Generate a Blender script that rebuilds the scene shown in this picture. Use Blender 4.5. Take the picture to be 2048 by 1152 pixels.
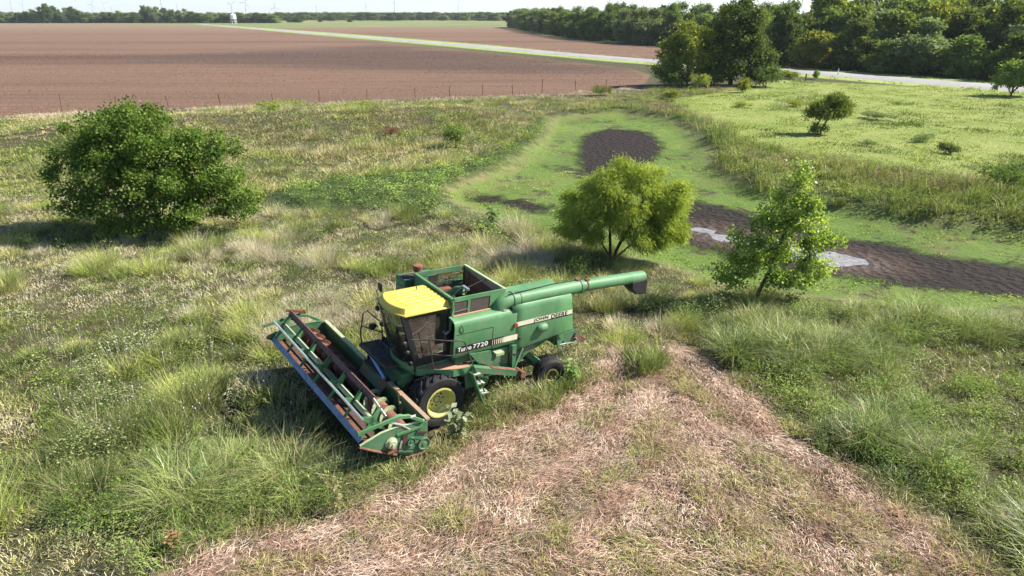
import bpy, bmesh, math, random
import numpy as np
from mathutils import Vector, Matrix, Euler

# ------------------------------------------------------------------ scene, camera, sky, sun, exposure
scene = bpy.context.scene
for o in list(bpy.data.objects):
    bpy.data.objects.remove(o)
COL = scene.collection
rad = math.radians

cam_data = bpy.data.cameras.new('camera')
cam = bpy.data.objects.new('camera', cam_data)
COL.objects.link(cam)
cam.location = (0, 0, 10.44)
cam.rotation_euler = (rad(90 - 21.14), 0, 0)
cam_data.sensor_width = 36.0
cam_data.lens = 24.96
cam_data.clip_start = 0.1
cam_data.clip_end = 20000
scene.camera = cam

SUN_AZ, SUN_EL = 9.0, 40.0          # azimuth from +X towards +Y
world = bpy.data.worlds.new('World')
scene.world = world
world.use_nodes = True
wn = world.node_tree
wn.nodes.clear()
w_out = wn.nodes.new('ShaderNodeOutputWorld')
w_bg = wn.nodes.new('ShaderNodeBackground')
w_sky = wn.nodes.new('ShaderNodeTexSky')
w_sky.sky_type = 'NISHITA'
w_sky.sun_disc = False
w_sky.sun_elevation = rad(SUN_EL)
w_sky.sun_rotation = rad(90 - SUN_AZ)
w_sky.altitude = 300
w_sky.air_density = 0.75
w_sky.dust_density = 0.4
w_sky.ozone_density = 2.5
w_bg.inputs['Strength'].default_value = 0.085
wn.links.new(w_sky.outputs[0], w_bg.inputs[0])
wn.links.new(w_bg.outputs[0], w_out.inputs[0])

sun_data = bpy.data.lights.new('sun', 'SUN')
sun_data.energy = 5.0
sun_data.angle = rad(0.5)
sun_data.color = (1.0, 0.94, 0.84)
sun = bpy.data.objects.new('sun', sun_data)
COL.objects.link(sun)
sd_ = Vector((math.cos(rad(SUN_EL)) * math.cos(rad(SUN_AZ)), math.cos(rad(SUN_EL)) * math.sin(rad(SUN_AZ)), math.sin(rad(SUN_EL))))
sun.rotation_euler = sd_.to_track_quat('Z', 'Y').to_euler()
sun.location = (60, 20, 60)

vs = scene.view_settings
vs.view_transform = 'Standard'
vs.look = 'None'
vs.exposure = 1.25
vs.gamma = 1.0
vs.use_curve_mapping = False
scene.cycles.max_bounces = 5
scene.cycles.diffuse_bounces = 2
scene.cycles.glossy_bounces = 3
scene.cycles.transmission_bounces = 4
scene.cycles.transparent_max_bounces = 12
scene.cycles.volume_bounces = 0
scene.cycles.use_adaptive_sampling = True
scene.cycles.adaptive_threshold = 0.02
scene.cycles.use_denoising = True
scene.cycles.sample_clamp_indirect = 6.0

rng = np.random.default_rng(7)
random.seed(7)

# ------------------------------------------------------------------ noise and polygon helpers
def hash2(ix, iy, seed):
    h = (ix.astype(np.int64) * 374761393 + iy.astype(np.int64) * 668265263 + seed * 974634777) & 0x7fffffff
    h = ((h ^ (h >> 13)) * 1274126177) & 0x7fffffff
    h = h ^ (h >> 16)
    return (h & 0xffff) / 65535.0

def vnoise(x, y, scale, seed=0):
    x = np.asarray(x) / scale; y = np.asarray(y) / scale
    ix = np.floor(x); iy = np.floor(y); fx = x - ix; fy = y - iy
    fx = fx * fx * (3 - 2 * fx); fy = fy * fy * (3 - 2 * fy)
    a = hash2(ix, iy, seed); b = hash2(ix + 1, iy, seed); c = hash2(ix, iy + 1, seed); d = hash2(ix + 1, iy + 1, seed)
    return (a * (1 - fx) + b * fx) * (1 - fy) + (c * (1 - fx) + d * fx) * fy

def fbm(x, y, scale, seed=0, octv=3):
    s = 0; a = 0.55; t = 0
    for k in range(octv):
        s = s + a * vnoise(x, y, scale / 2 ** k, seed + 17 * k); t += a; a *= 0.5
    return s / t

def sdf(poly, x, y):
    """signed distance in metres, positive inside the polygon"""
    x = np.asarray(x, float); y = np.asarray(y, float)
    best = np.full(x.shape, 1e18); inside = np.zeros(x.shape, bool)
    n = len(poly)
    for i in range(n):
        ax, ay = poly[i]; bx_, by_ = poly[(i + 1) % n]
        ex, ey = bx_ - ax, by_ - ay
        t = np.clip(((x - ax) * ex + (y - ay) * ey) / (ex * ex + ey * ey + 1e-12), 0, 1)
        dx = x - (ax + t * ex); dy = y - (ay + t * ey)
        best = np.minimum(best, dx * dx + dy * dy)
        if ay != by_:
            c = ((ay > y) != (by_ > y)) & (x < ex * (y - ay) / (by_ - ay) + ax)
            inside ^= c
    d = np.sqrt(best)
    return np.where(inside, d, -d)

def sstep(a, b, v):
    t = np.clip((v - a) / (b - a), 0, 1)
    return t * t * (3 - 2 * t)

# ------------------------------------------------------------------ object helpers
def tag(o, label=None, cat=None, group=None, kind=None):
    if label: o['label'] = label
    if cat: o['category'] = cat
    if group: o['group'] = group
    if kind: o['kind'] = kind
    return o

def empty(name, loc=(0, 0, 0), rot=(0, 0, 0), parent=None):
    o = bpy.data.objects.new(name, None)
    o.empty_display_size = 0.2
    COL.objects.link(o)
    o.location = loc; o.rotation_euler = rot
    o.parent = parent
    return o

def mesh_obj(name, me, mat=None, parent=None, link=True):
    if mat is not None and not me.materials:
        me.materials.append(mat)
    o = bpy.data.objects.new(name, me)
    if link: COL.objects.link(o)
    o.parent = parent
    return o

def np_mesh(name, verts, faces, smooth=False):
    """verts (N,3), faces (M,k) all the same k, or a list of such arrays"""
    me = bpy.data.meshes.new(name)
    verts = np.asarray(verts, np.float32)
    if not isinstance(faces, list): faces = [faces]
    faces = [np.asarray(f, np.int32) for f in faces if len(f)]
    nl = sum(f.size for f in faces); nf = sum(len(f) for f in faces)
    me.vertices.add(len(verts)); me.vertices.foreach_set('co', verts.ravel())
    me.loops.add(nl); me.polygons.add(nf)
    me.loops.foreach_set('vertex_index', np.concatenate([f.ravel() for f in faces]))
    starts = []; tot = []; s = 0
    for f in faces:
        k = f.shape[1]
        starts.append(s + np.arange(len(f)) * k); tot.append(np.full(len(f), k)); s += f.size
    me.polygons.foreach_set('loop_start', np.concatenate(starts).astype(np.int32))
    me.polygons.foreach_set('use_smooth', np.full(nf, smooth))
    me.update(calc_edges=True)
    me.validate()
    return me

def copy_tree(o, parent=None):
    c = o.copy(); COL.objects.link(c); c.parent = parent
    for ch in o.children:
        if ch.name in COL.objects: copy_tree(ch, c)
    return c

class MB:
    """collects simple shapes; build() links them as ONE mesh object"""
    def __init__(s): s.v = []; s.f = []
    def add(s, vs, fs):
        k = len(s.v); s.v += [tuple(v) for v in vs]; s.f += [tuple(i + k for i in f) for f in fs]; return s
    def box(s, a, b):
        (x0, y0, z0), (x1, y1, z1) = [min(p, q) for p, q in zip(a, b)], [max(p, q) for p, q in zip(a, b)]
        return s.add([(x0, y0, z0), (x1, y0, z0), (x1, y1, z0), (x0, y1, z0), (x0, y0, z1), (x1, y0, z1), (x1, y1, z1), (x0, y1, z1)],
                     [(0, 3, 2, 1), (4, 5, 6, 7), (0, 1, 5, 4), (1, 2, 6, 5), (2, 3, 7, 6), (3, 0, 4, 7)])
    def bar(s, p, q, w, h, up=(0, 0, 1)):
        p = Vector(p); q = Vector(q); d = (q - p).normalized(); u = Vector(up)
        if abs(d.dot(u)) > 0.98: u = Vector((1, 0, 0))
        sx = d.cross(u).normalized() * w / 2; sy = sx.cross(d).normalized() * h / 2
        vs = [e + a * sx + b * sy for e in (p, q) for a, b in ((-1, -1), (1, -1), (1, 1), (-1, 1))]
        return s.add(vs, [(0, 3, 2, 1), (4, 5, 6, 7), (0, 1, 5, 4), (1, 2, 6, 5), (2, 3, 7, 6), (3, 0, 4, 7)][::1])
    def prism(s, pts, axis, a, b):
        """closed polygon in the plane across axis ('x': (y,z), 'y': (x,z), 'z': (x,y)), extruded from a to b"""
        def P(p, t):
            return (t, p[0], p[1]) if axis == 'x' else (p[0], t, p[1]) if axis == 'y' else (p[0], p[1], t)
        n = len(pts)
        vs = [P(p, a) for p in pts] + [P(p, b) for p in pts]
        fs = [tuple(range(n - 1, -1, -1)), tuple(range(n, 2 * n))] + [(i, (i + 1) % n, n + (i + 1) % n, n + i) for i in range(n)]
        return s.add(vs, fs)
    def strip(s, prof, axis, a, b, t):
        """open profile given thickness t, extruded along axis"""
        out = []
        n = len(prof)
        for i in range(n):
            p0 = Vector(prof[max(i - 1, 0)]); p1 = Vector(prof[min(i + 1, n - 1)])
            d = (p1 - p0).normalized(); out.append((prof[i][0] + d.y * t, prof[i][1] - d.x * t))
        return s.prism(list(prof) + out[::-1], axis, a, b)
    def tube(s, path, r, n=10, caps=True):
        path = [Vector(p) for p in path]; rs = r if isinstance(r, (list, tuple)) else [r] * len(path)
        k = len(s.v); u = None
        for i, p in enumerate(path):
            d = (path[min(i + 1, len(path) - 1)] - path[max(i - 1, 0)]).normalized()
            if u is None:
                u = d.orthogonal().normalized()
            else:
                u = (u - d * u.dot(d)).normalized()
            w = d.cross(u)
            for j in range(n):
                t = 2 * math.pi * j / n
                s.v.append(tuple(p + (u * math.cos(t) + w * math.sin(t)) * rs[i]))
        for i in range(len(path) - 1):
            for j in range(n):
                a = k + i * n + j; b = k + i * n + (j + 1) % n
                s.f.append((a, b, b + n, a + n))
        if caps:
            s.f.append(tuple(k + j for j in range(n - 1, -1, -1)))
            e = k + (len(path) - 1) * n
            s.f.append(tuple(e + j for j in range(n)))
        return s
    def lathe(s, prof, c, axis='y', n=28, closed=False):
        """prof: (radius, offset along axis)"""
        k = len(s.v); m = len(prof)
        for i in range(n):
            t = 2 * math.pi * i / n; ct, st = math.cos(t), math.sin(t)
            for r, h in prof:
                if axis == 'y': s.v.append((c[0] + r * ct, c[1] + h, c[2] + r * st))
                elif axis == 'z': s.v.append((c[0] + r * ct, c[1] + r * st, c[2] + h))
                else: s.v.append((c[0] + h, c[1] + r * ct, c[2] + r * st))
        for i in range(n):
            for j in range(m if closed else m - 1):
                a = k + i * m + j; b = k + i * m + (j + 1) % m; i2 = (i + 1) % n
                s.f.append((a, k + i2 * m + j, k + i2 * m + (j + 1) % m, b))
        return s
    def mesh(s, name, smooth=None):
        me = bpy.data.meshes.new(name)
        me.from_pydata(s.v, [], s.f)
        bm = bmesh.new(); bm.from_mesh(me)
        bmesh.ops.remove_doubles(bm, verts=bm.verts, dist=1e-5)
        bmesh.ops.recalc_face_normals(bm, faces=bm.faces)
        bm.to_mesh(me); bm.free()
        if smooth:
            me.polygons.foreach_set('use_smooth', [True] * len(me.polygons))
            me.set_sharp_from_angle(angle=rad(smooth))
        me.update()
        return me
    def build(s, name, mat, parent=None, smooth=35, bevel=0.0):
        o = mesh_obj(name, s.mesh(name, smooth), mat, parent)
        if bevel:
            b = o.modifiers.new('bevel', 'BEVEL'); b.width = bevel; b.segments = 2; b.limit_method = 'ANGLE'; b.angle_limit = rad(40)
        return o

# ------------------------------------------------------------------ materials
MATS = {}
def new_mat(name):
    m = bpy.data.materials.new(name); m.use_nodes = True
    MATS[name] = m
    nt = m.node_tree
    return m, nt, nt.nodes, nt.links, nt.nodes['Principled BSDF']

def N(nt, typ, **kw):
    n = nt.nodes.new(typ)
    for k, v in kw.items():
        if k == 'inp':
            for a, b in v.items(): n.inputs[a].default_value = b
        else: setattr(n, k, v)
    return n

def ramp(nt, src, stops, interp='LINEAR'):
    r = nt.nodes.new('ShaderNodeValToRGB'); cr = r.color_ramp; cr.interpolation = interp
    while len(cr.elements) < len(stops): cr.elements.new(0.5)
    for e, (p, c) in zip(cr.elements, stops):
        e.position = p; e.color = (*c, 1) if len(c) == 3 else c
    nt.links.new(src, r.inputs[0])
    return r.outputs[0]

def noise(nt, vec, scale, detail=3, rough=0.55, dist=0.0):
    n = N(nt, 'ShaderNodeTexNoise', inp={'Scale': scale, 'Detail': detail, 'Roughness': rough, 'Distortion': dist})
    if vec is not None: nt.links.new(vec, n.inputs['Vector'])
    return n.outputs['Fac']

def mix(nt, fac, a, b, mode='MIX'):
    m = N(nt, 'ShaderNodeMix', data_type='RGBA', blend_type=mode)
    for sock, v in ((m.inputs[0], fac), (m.inputs[6], a), (m.inputs[7], b)):
        if isinstance(v, (int, float)): sock.default_value = v
        elif isinstance(v, (tuple, list)): sock.default_value = (*v, 1) if len(v) == 3 else v
        else: nt.links.new(v, sock)
    return m.outputs[2]

def math_(nt, op, a, b=0.5, c=None, clamp=False):
    m = N(nt, 'ShaderNodeMath', operation=op, use_clamp=clamp)
    for i, v in enumerate((a, b, c)):
        if v is None: continue
        if isinstance(v, (int, float)): m.inputs[i].default_value = v
        else: nt.links.new(v, m.inputs[i])
    return m.outputs[0]

def maprange(nt, v, a, b, c=0.0, d=1.0, smooth=False):
    m = N(nt, 'ShaderNodeMapRange', interpolation_type='SMOOTHSTEP' if smooth else 'LINEAR', inp={1: a, 2: b, 3: c, 4: d})
    nt.links.new(v, m.inputs[0]); return m.outputs[0]

def bump(nt, h, strength, dist, bsdf):
    b = N(nt, 'ShaderNodeBump', inp={'Strength': strength, 'Distance': dist})
    nt.links.new(h, b.inputs['Height']); nt.links.new(b.outputs[0], bsdf.inputs['Normal'])

def paint(name, base, fade, rust=0.25, rough=0.45, rust_col=(0.13, 0.055, 0.03), spec=0.4, scale=1.0):
    """old machine paint: faded patches, streaks, rust spots and dust"""
    m, nt, nd, lk, bs = new_mat(name)
    tc = N(nt, 'ShaderNodeTexCoord').outputs['Object']
    big = noise(nt, tc, 1.1 * scale, 4, 0.6)
    c = mix(nt, maprange(nt, big, 0.38, 0.68), base, fade)
    mp = N(nt, 'ShaderNodeMapping', inp={'Scale': (9, 9, 1.2)}); lk.new(tc, mp.inputs[0])
    st = noise(nt, mp.outputs[0], 2.2 * scale, 4, 0.6)
    c = mix(nt, maprange(nt, st, 0.56, 0.75, 0, 0.35), c, tuple(x * 0.55 for x in base))
    sp = noise(nt, tc, 13 * scale, 6, 0.75)
    sp2 = noise(nt, tc, 2.3 * scale, 4, 0.7)
    rm = math_(nt, 'ADD', math_(nt, 'MULTIPLY', sp, 0.6), math_(nt, 'MULTIPLY', sp2, 0.4))
    rf = maprange(nt, rm, 0.66 - 0.22 * rust, 0.70 - 0.20 * rust)
    c = mix(nt, rf, c, mix(nt, sp, rust_col, tuple(min(1, x * 2.3) for x in rust_col)))
    dust = maprange(nt, noise(nt, tc, 5.0 * scale, 5, 0.7), 0.45, 0.75, 0.0, 0.28)
    c = mix(nt, dust, c, (0.20, 0.17, 0.12))
    lk.new(c, bs.inputs['Base Color'])
    lk.new(math_(nt, 'ADD', maprange(nt, rf, 0, 1, rough, 0.85), math_(nt, 'MULTIPLY', big, 0.12)), bs.inputs['Roughness'])
    bs.inputs['Specular IOR Level'].default_value = spec
    bump(nt, big, 0.25, 0.02, bs)
    return m

def plain(name, col, rough=0.6, metal=0.0, var=0.25, scale=6.0, spec=0.4, bmp=0.0):
    m, nt, nd, lk, bs = new_mat(name)
    tc = N(nt, 'ShaderNodeTexCoord').outputs['Object']
    n = noise(nt, tc, scale, 5, 0.6)
    lo = tuple(c * (1 - var) for c in col); hi = tuple(min(1, c * (1 + var)) for c in col)
    lk.new(ramp(nt, n, [(0.3, lo), (0.7, hi)]), bs.inputs['Base Color'])
    bs.inputs['Roughness'].default_value = rough; bs.inputs['Metallic'].default_value = metal
    bs.inputs['Specular IOR Level'].default_value = spec
    if bmp: bump(nt, n, bmp, 0.02, bs)
    return m

GREEN = paint('faded_green_paint', (0.052, 0.165, 0.060), (0.098, 0.235, 0.106), 0.22, 0.5)
GREEN_OLD = paint('worn_green_paint', (0.036, 0.135, 0.060), (0.07, 0.185, 0.095), 0.55, 0.5)
GREEN_DARK = paint('grimy_green_paint', (0.022, 0.10, 0.045), (0.035, 0.13, 0.06), 0.55, 0.6)
GREEN_PALE = paint('sun_bleached_green_paint', (0.27, 0.36, 0.19), (0.40, 0.43, 0.27), 0.5, 0.55)
YELLOW = paint('yellow_roof_paint', (0.50, 0.38, 0.045), (0.52, 0.415, 0.075), 0.02, 0.4, scale=0.7)
RIM_Y = paint('faded_yellow_rim_paint', (0.48, 0.46, 0.13), (0.54, 0.51, 0.19), 0.12, 0.5, (0.30, 0.24, 0.08))
RUST = plain('rusted_steel', (0.145, 0.07, 0.045), 0.85, 0.0, 0.45, 7, 0.2, 0.3)
RUST_RED = plain('red_rusted_steel', (0.185, 0.088, 0.058), 0.85, 0.0, 0.4, 5, 0.2, 0.3)
RUST_DECK = paint('rust_worn_deck', (0.33, 0.16, 0.095), (0.40, 0.24, 0.145), 0.1, 0.8, (0.38, 0.36, 0.18))
DARKRUST = plain('dark_rusted_steel', (0.06, 0.036, 0.027), 0.75, 0.0, 0.4, 6, 0.25, 0.2)
RUBBER = plain('old_black_rubber', (0.018, 0.018, 0.019), 0.75, 0.0, 0.4, 8, 0.3, 0.2)
BLACK = plain('black_trim', (0.012, 0.014, 0.017), 0.5, 0.0, 0.2, 6, 0.4)
IRON = plain('bare_dark_iron', (0.07, 0.065, 0.06), 0.5, 0.6, 0.35, 8)
STEEL = plain('bright_worn_steel', (0.62, 0.64, 0.66), 0.28, 0.75, 0.15, 9)
GALV = plain('galvanised_blue_grey_steel', (0.23, 0.31, 0.42), 0.42, 0.35, 0.3, 6)
SCREEN = plain('rusty_wire_screen', (0.075, 0.062, 0.052), 0.85, 0.0, 0.3, 12, 0.2)
CREAM = plain('cream_decal', (0.60, 0.56, 0.42), 0.5, 0.0, 0.1, 3)
BLACKDECAL = plain('black_decal', (0.014, 0.014, 0.015), 0.45, 0.0, 0.2, 3)
WHITEDECAL = plain('white_decal', (0.66, 0.66, 0.60), 0.5, 0.0, 0.08, 3)
PIPE = plain('pale_blue_plastic', (0.24, 0.48, 0.80), 0.4, 0.0, 0.1, 3)
TURBINE = plain('turbine_shaded_grey', (0.40, 0.42, 0.45), 0.5, 0.0, 0.05, 0.1)  # mid-grey: backlit shade of pale towers is put into the colour
WHITE = plain('white_paint', (0.78, 0.79, 0.80), 0.45, 0.0, 0.06, 0.4)
REDLENS = plain('red_lens', (0.30, 0.045, 0.02), 0.3, 0.0, 0.2, 8)
WOOD = plain('weathered_post', (0.13, 0.10, 0.08), 0.9, 0.0, 0.3, 8)

def glass_mat(name, tint, gloss=0.16, dirt=0.25):
    m, nt, nd, lk, bs = new_mat(name)
    out = nd['Material Output']
    tr = N(nt, 'ShaderNodeBsdfTransparent', inp={'Color': (*tint, 1)})
    gl = N(nt, 'ShaderNodeBsdfGlossy', inp={'Roughness': 0.04, 'Color': (0.9, 0.95, 1, 1)})
    fr = N(nt, 'ShaderNodeFresnel', inp={'IOR': 1.5})
    mx = N(nt, 'ShaderNodeMixShader'); lk.new(math_(nt, 'ADD', fr.outputs[0], gloss - 0.04, clamp=True), mx.inputs[0])
    lk.new(tr.outputs[0], mx.inputs[1]); lk.new(gl.outputs[0], mx.inputs[2])
    di = N(nt, 'ShaderNodeBsdfDiffuse', inp={'Color': (0.30, 0.27, 0.22, 1)})
    tc = N(nt, 'ShaderNodeTexCoord').outputs['Object']
    d = maprange(nt, noise(nt, tc, 2.5, 5, 0.65), 0.35, 0.75, dirt * 0.25, dirt)
    m2 = N(nt, 'ShaderNodeMixShader'); lk.new(d, m2.inputs[0]); lk.new(mx.outputs[0], m2.inputs[1]); lk.new(di.outputs[0], m2.inputs[2])
    lk.new(m2.outputs[0], out.inputs[0]); nd.remove(bs)
    return m
GLASS = glass_mat('dusty_cab_glass', (0.42, 0.43, 0.41), 0.05, 0.14)
GLASS_FRONT = glass_mat('tinted_windscreen', (0.42, 0.55, 0.50), 0.12, 0.10)

def leaf_mat(name, cols, trans=0.35, rough=0.5, spec=0.3, instancer=None):
    """leaf shader: colour varies per leaf (attribute 'v'), light passes through"""
    m, nt, nd, lk, bs = new_mat(name)
    out = nd['Material Output']
    at = N(nt, 'ShaderNodeAttribute', attribute_name='v').outputs['Fac']
    n = len(cols)
    c = ramp(nt, at, [(i / max(1, n - 1), col) for i, col in enumerate(cols)])
    oi = N(nt, 'ShaderNodeObjectInfo').outputs['Random']
    hs = N(nt, 'ShaderNodeHueSaturation', inp={'Saturation': 1.0, 'Fac': 1.0})
    lk.new(maprange(nt, oi, 0, 1, 0.485, 0.515), hs.inputs['Hue'])
    lk.new(maprange(nt, oi, 0, 1, 0.85, 1.15), hs.inputs['Value'])
    lk.new(c, hs.inputs['Color']); c = hs.outputs[0]
    lk.new(c, bs.inputs['Base Color']); bs.inputs['Roughness'].default_value = rough
    bs.inputs['Specular IOR Level'].default_value = spec
    tl = N(nt, 'ShaderNodeBsdfTranslucent')
    lk.new(mix(nt, 1.0, c, (1.6, 1.6, 0.7), 'MULTIPLY'), tl.inputs[0])
    mx = N(nt, 'ShaderNodeMixShader', inp={0: trans}); lk.new(bs.outputs[0], mx.inputs[1]); lk.new(tl.outputs[0], mx.inputs[2])
    lk.new(mx.outputs[0], out.inputs[0])
    return m

BARK = plain('grey_brown_bark', (0.10, 0.08, 0.062), 0.9, 0.0, 0.4, 9, 0.2, 0.5)
BARK_DARK = plain('dark_wet_bark', (0.045, 0.035, 0.028), 0.9, 0.0, 0.4, 9, 0.2, 0.5)

# ------------------------------------------------------------------ the lie of the land (metres, ground coordinates)
POND=[(-4.2,44.1),(-3.1,46.7),(-0.9,51.0),(0.6,55.7),(2.2,62.5),(3.6,72.7),(4.2,78.9),(7.1,81.4),(12.9,83.1),(16.1,78.9),(17.9,70.5),(17.3,62.5),(15.1,52.4),(15.2,48.6),(16.4,44.1),(17.9,42.1),(20.2,39.5),(23.6,36.8),(26.3,35.0),(36.5,29.7),(36.0,21.7),(24.5,22.1),(19.2,24.4),(14.9,25.2),(11.6,26.4),(10.9,26.7),(8.5,27.8),(6.9,30.0),(5.5,31.1),(3.8,32.9),(2.1,34.7),(0.9,35.9),(-0.7,37.5),(-2.1,39.4),(-3.8,42.2)]
MUDN=[(6.0,63.4),(6.6,67.5),(7.9,70.8),(9.9,72.4),(12.3,72.1),(13.5,70.2),(13.3,64.7),(13.0,61.6),(11.6,57.5),(10.2,54.5),(7.6,51.7),(5.1,50.5),(5.3,56.5)]
MUDW=[(-2.8,44.1),(-2.1,44.8),(-0.5,44.8),(-0.4,43.2),(1.1,42.8),(2.6,42.0),(1.9,39.9),(0.8,40.5),(-0.7,42.2),(-2.6,42.8)]
MUDS=[(11.3,43.4),(12.8,41.6),(14.6,38.8),(16.3,35.5),(17.4,35.0),(19.1,34.2),(20.0,32.6),(23.5,30.8),(33.6,27.5),(33.8,23.3),(21.1,27.1),(17.6,28.2),(14.9,29.4),(13.1,30.4),(10.8,31.8),(9.3,33.4),(8.3,34.6),(8.8,36.4),(9.5,38.8)]
PUD=[(9.8,37.3),(10.7,37.0),(11.5,35.9),(12.8,35.0),(14.5,34.0),(15.5,33.0),(16.6,32.0),(17.0,31.1),(15.5,30.8),(14.4,31.5),(13.0,32.7),(11.5,34.2),(10.3,35.5)]
MOW=[(2.8,21.7),(4.6,21.3),(5.3,21.7),(6.6,20.6),(6.8,19.2),(7.2,18.0),(7.3,16.7),(8.2,14.4),(8.8,13.1),(9.7,11.1),(10.4,7.3),(-7.9,7.3),(-6.7,11.4),(-5.8,12.3),(-4.7,12.8),(-3.4,13.7),(-2.7,14.1),(-1.8,15.1),(-1.0,16.2),(-0.3,16.7),(0.5,17.4),(1.6,18.6),(2.7,20.6)]
MEAD=[(19.8,94.5),(29.5,103.8),(45.1,124.1),(69.9,107.3),(92.9,86.6),(44.1,35.3),(32.5,44.2),(30.4,48.7),(25.8,54.1),(22.0,58.4),(19.6,66.1),(20.7,79.9)]
FIELD1=[(-91.1,48.2),(-63.6,69.1),(-55.9,79.1),(-42.2,84.7),(-26.2,90.1),(-8.3,98.0),(5.3,101.8),(15.0,106.6),(21.4,118.6),(25.1,134.5),(24.1,150.9),(-10.9,220.2),(-71.1,330.1),(-186.2,536.9),(-255.7,651.4),(-313.4,736.9),(-439.2,807.4),(-573.1,848.0),(-1320.8,848.0),(-1300,48)]
FIELD2=[(-183.6,573.6),(-53.4,358.5),(-13.8,280.0),(14.0,217.3),(32.0,179.2),(43.0,161.4),(63.8,229.4),(46.8,254.2),(23.4,317.5),(-10.1,639.0),(-136.8,639.0)]
DARK=[(-95.0,205.0),(-60.0,240.0),(-45.0,265.0),(-10.9,222.0),(20.0,158.0),(20.0,140.0),(0.0,136.0),(-30.0,150.0),(-65.0,165.0),(-130.0,170.0),(-170.0,190.0)]
ROAD=[(98.0,68.0),(84.6,91.5),(74.3,110.1),(64.0,128.0),(52.8,145.9),(41.6,162.5),(30.7,178.0),(10.9,213.0),(-12.7,256.1),(-82.4,379.2),(-202.2,583.6),(-279.4,712.0),(-332.6,807.4)]
FORB=[(-14.9,42.9),(-13.4,46.4),(-9.2,48.7),(-4.5,51.3),(-1.0,57.3),(1.1,63.3),(2.3,72.4),(3.0,77.9),(4.1,77.9),(3.4,69.1),(2.1,59.5),(0.6,53.1),(-0.8,48.7),(-3.0,44.5),(-4.1,42.3),(-3.5,40.2),(-1.8,37.7),(-0.4,35.8),(-1.1,34.4),(-3.4,38.2),(-6.3,38.8),(-9.2,39.3),(-11.9,38.8),(-14.1,40.5)]
BANKR=[(6,83.5),(13,86.5),(19.9,78.4),(20.4,66.3),(21.2,58.3),(22.3,53.2),(26.5,47.9),(31.1,42.3),(40.4,36.2),(38.6,29.8),(25.6,34.0),(22.9,35.8),(19.6,38.4),(17.4,40.9),(15.9,42.9),(14.8,47.3),(14.7,50.9),(16.6,60.8),(17.5,71),(15.5,79),(12.5,83),(7,81.5)]
LUSH=[(6.9,23.8),(8.3,23.8),(11.2,24.5),(14.2,23.8),(18.2,23.1),(26.9,21.1),(24.7,7.1),(10.9,7.1),(8.8,13.1),(8.2,14.4),(7.3,16.7),(7.2,18.0),(6.8,19.2),(6.8,20.7)]
LUSH2=[(-10.1,13.5),(-9.0,14.8),(-8.0,16.4),(-6.1,15.9),(-4.7,14.6),(-3.3,13.8),(-4.7,12.8),(-5.8,12.3),(-6.7,11.4),(-8.0,11.7)]

def road_dist(x, y):
    best = np.full(np.shape(x), 1e9)
    for (ax, ay), (bx_, by_) in zip(ROAD[:-1], ROAD[1:]):
        ex, ey = bx_ - ax, by_ - ay
        t = np.clip(((x - ax) * ex + (y - ay) * ey) / (ex * ex + ey * ey), 0, 1)
        best = np.minimum(best, np.hypot(x - ax - t * ex, y - ay - t * ey))
    return best

def hgt(x, y):
    x = np.asarray(x, float); y = np.asarray(y, float)
    near = np.exp(-np.maximum(0, np.hypot(x, y) - 120) / 60)
    z = -0.45 * sstep(-1.2, 2.2, sdf(POND, x, y))
    z = z + 0.10 * near * (fbm(x, y, 7.0, 3) - 0.5) * (1 - .85 * sstep(-1, 2, sdf(POND, x, y))) * sstep(3, 8, np.hypot(x + 2, y - 17.5))
    z = z - 0.09 * sstep(-.9, .9, sdf(PUD, x, y)) + .15 * (fbm(x, y, 1.1, 79, 3) - .5) * sstep(-2, 0, sdf(PUD, x, y))
    z = z + 0.20 * np.exp(-((x + 3.8) ** 2 + (y - 18.9) ** 2) / 3.0)
    m_ = sdf(MOW, x, y)
    z = z + sstep(.1, .8, m_) * (.07 * np.sin(m_ * 2 * np.pi / 1.75 + .6 + 3 * (fbm(x, y, 3.0, 77) - .5)) + .16 * (fbm(x, y, .9, 78, 2) - .5))
    bk_ = sdf(BANKR, x, y); z = z + .40 * sstep(-.5, 2.2, bk_) * (.7 + .6 * fbm(x, y, 4.0, 83))
    z = z + .30 * sstep(-1.0, 1.5, sdf(FORB, x, y))
    u = x * 0.96 + y * 0.26; v = -x * 0.26 + y * 0.96
    z = z + 1.45 * np.exp(-((v - 74) / 7) ** 2) * sstep(-32, -18, u) * (1 - sstep(14, 22, u))
    return z

def growing(a, b, d, far, g=1.07):
    c = list(np.arange(a, b + d / 2, d)); s = d
    up = [c[-1]]
    while up[-1] < far: s *= g; up.append(up[-1] + s)
    s = d; dn = [c[0]]
    while dn[-1] > -far: s *= g; dn.append(dn[-1] - s)
    return np.array(dn[:0:-1] + c + up[1:])

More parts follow.
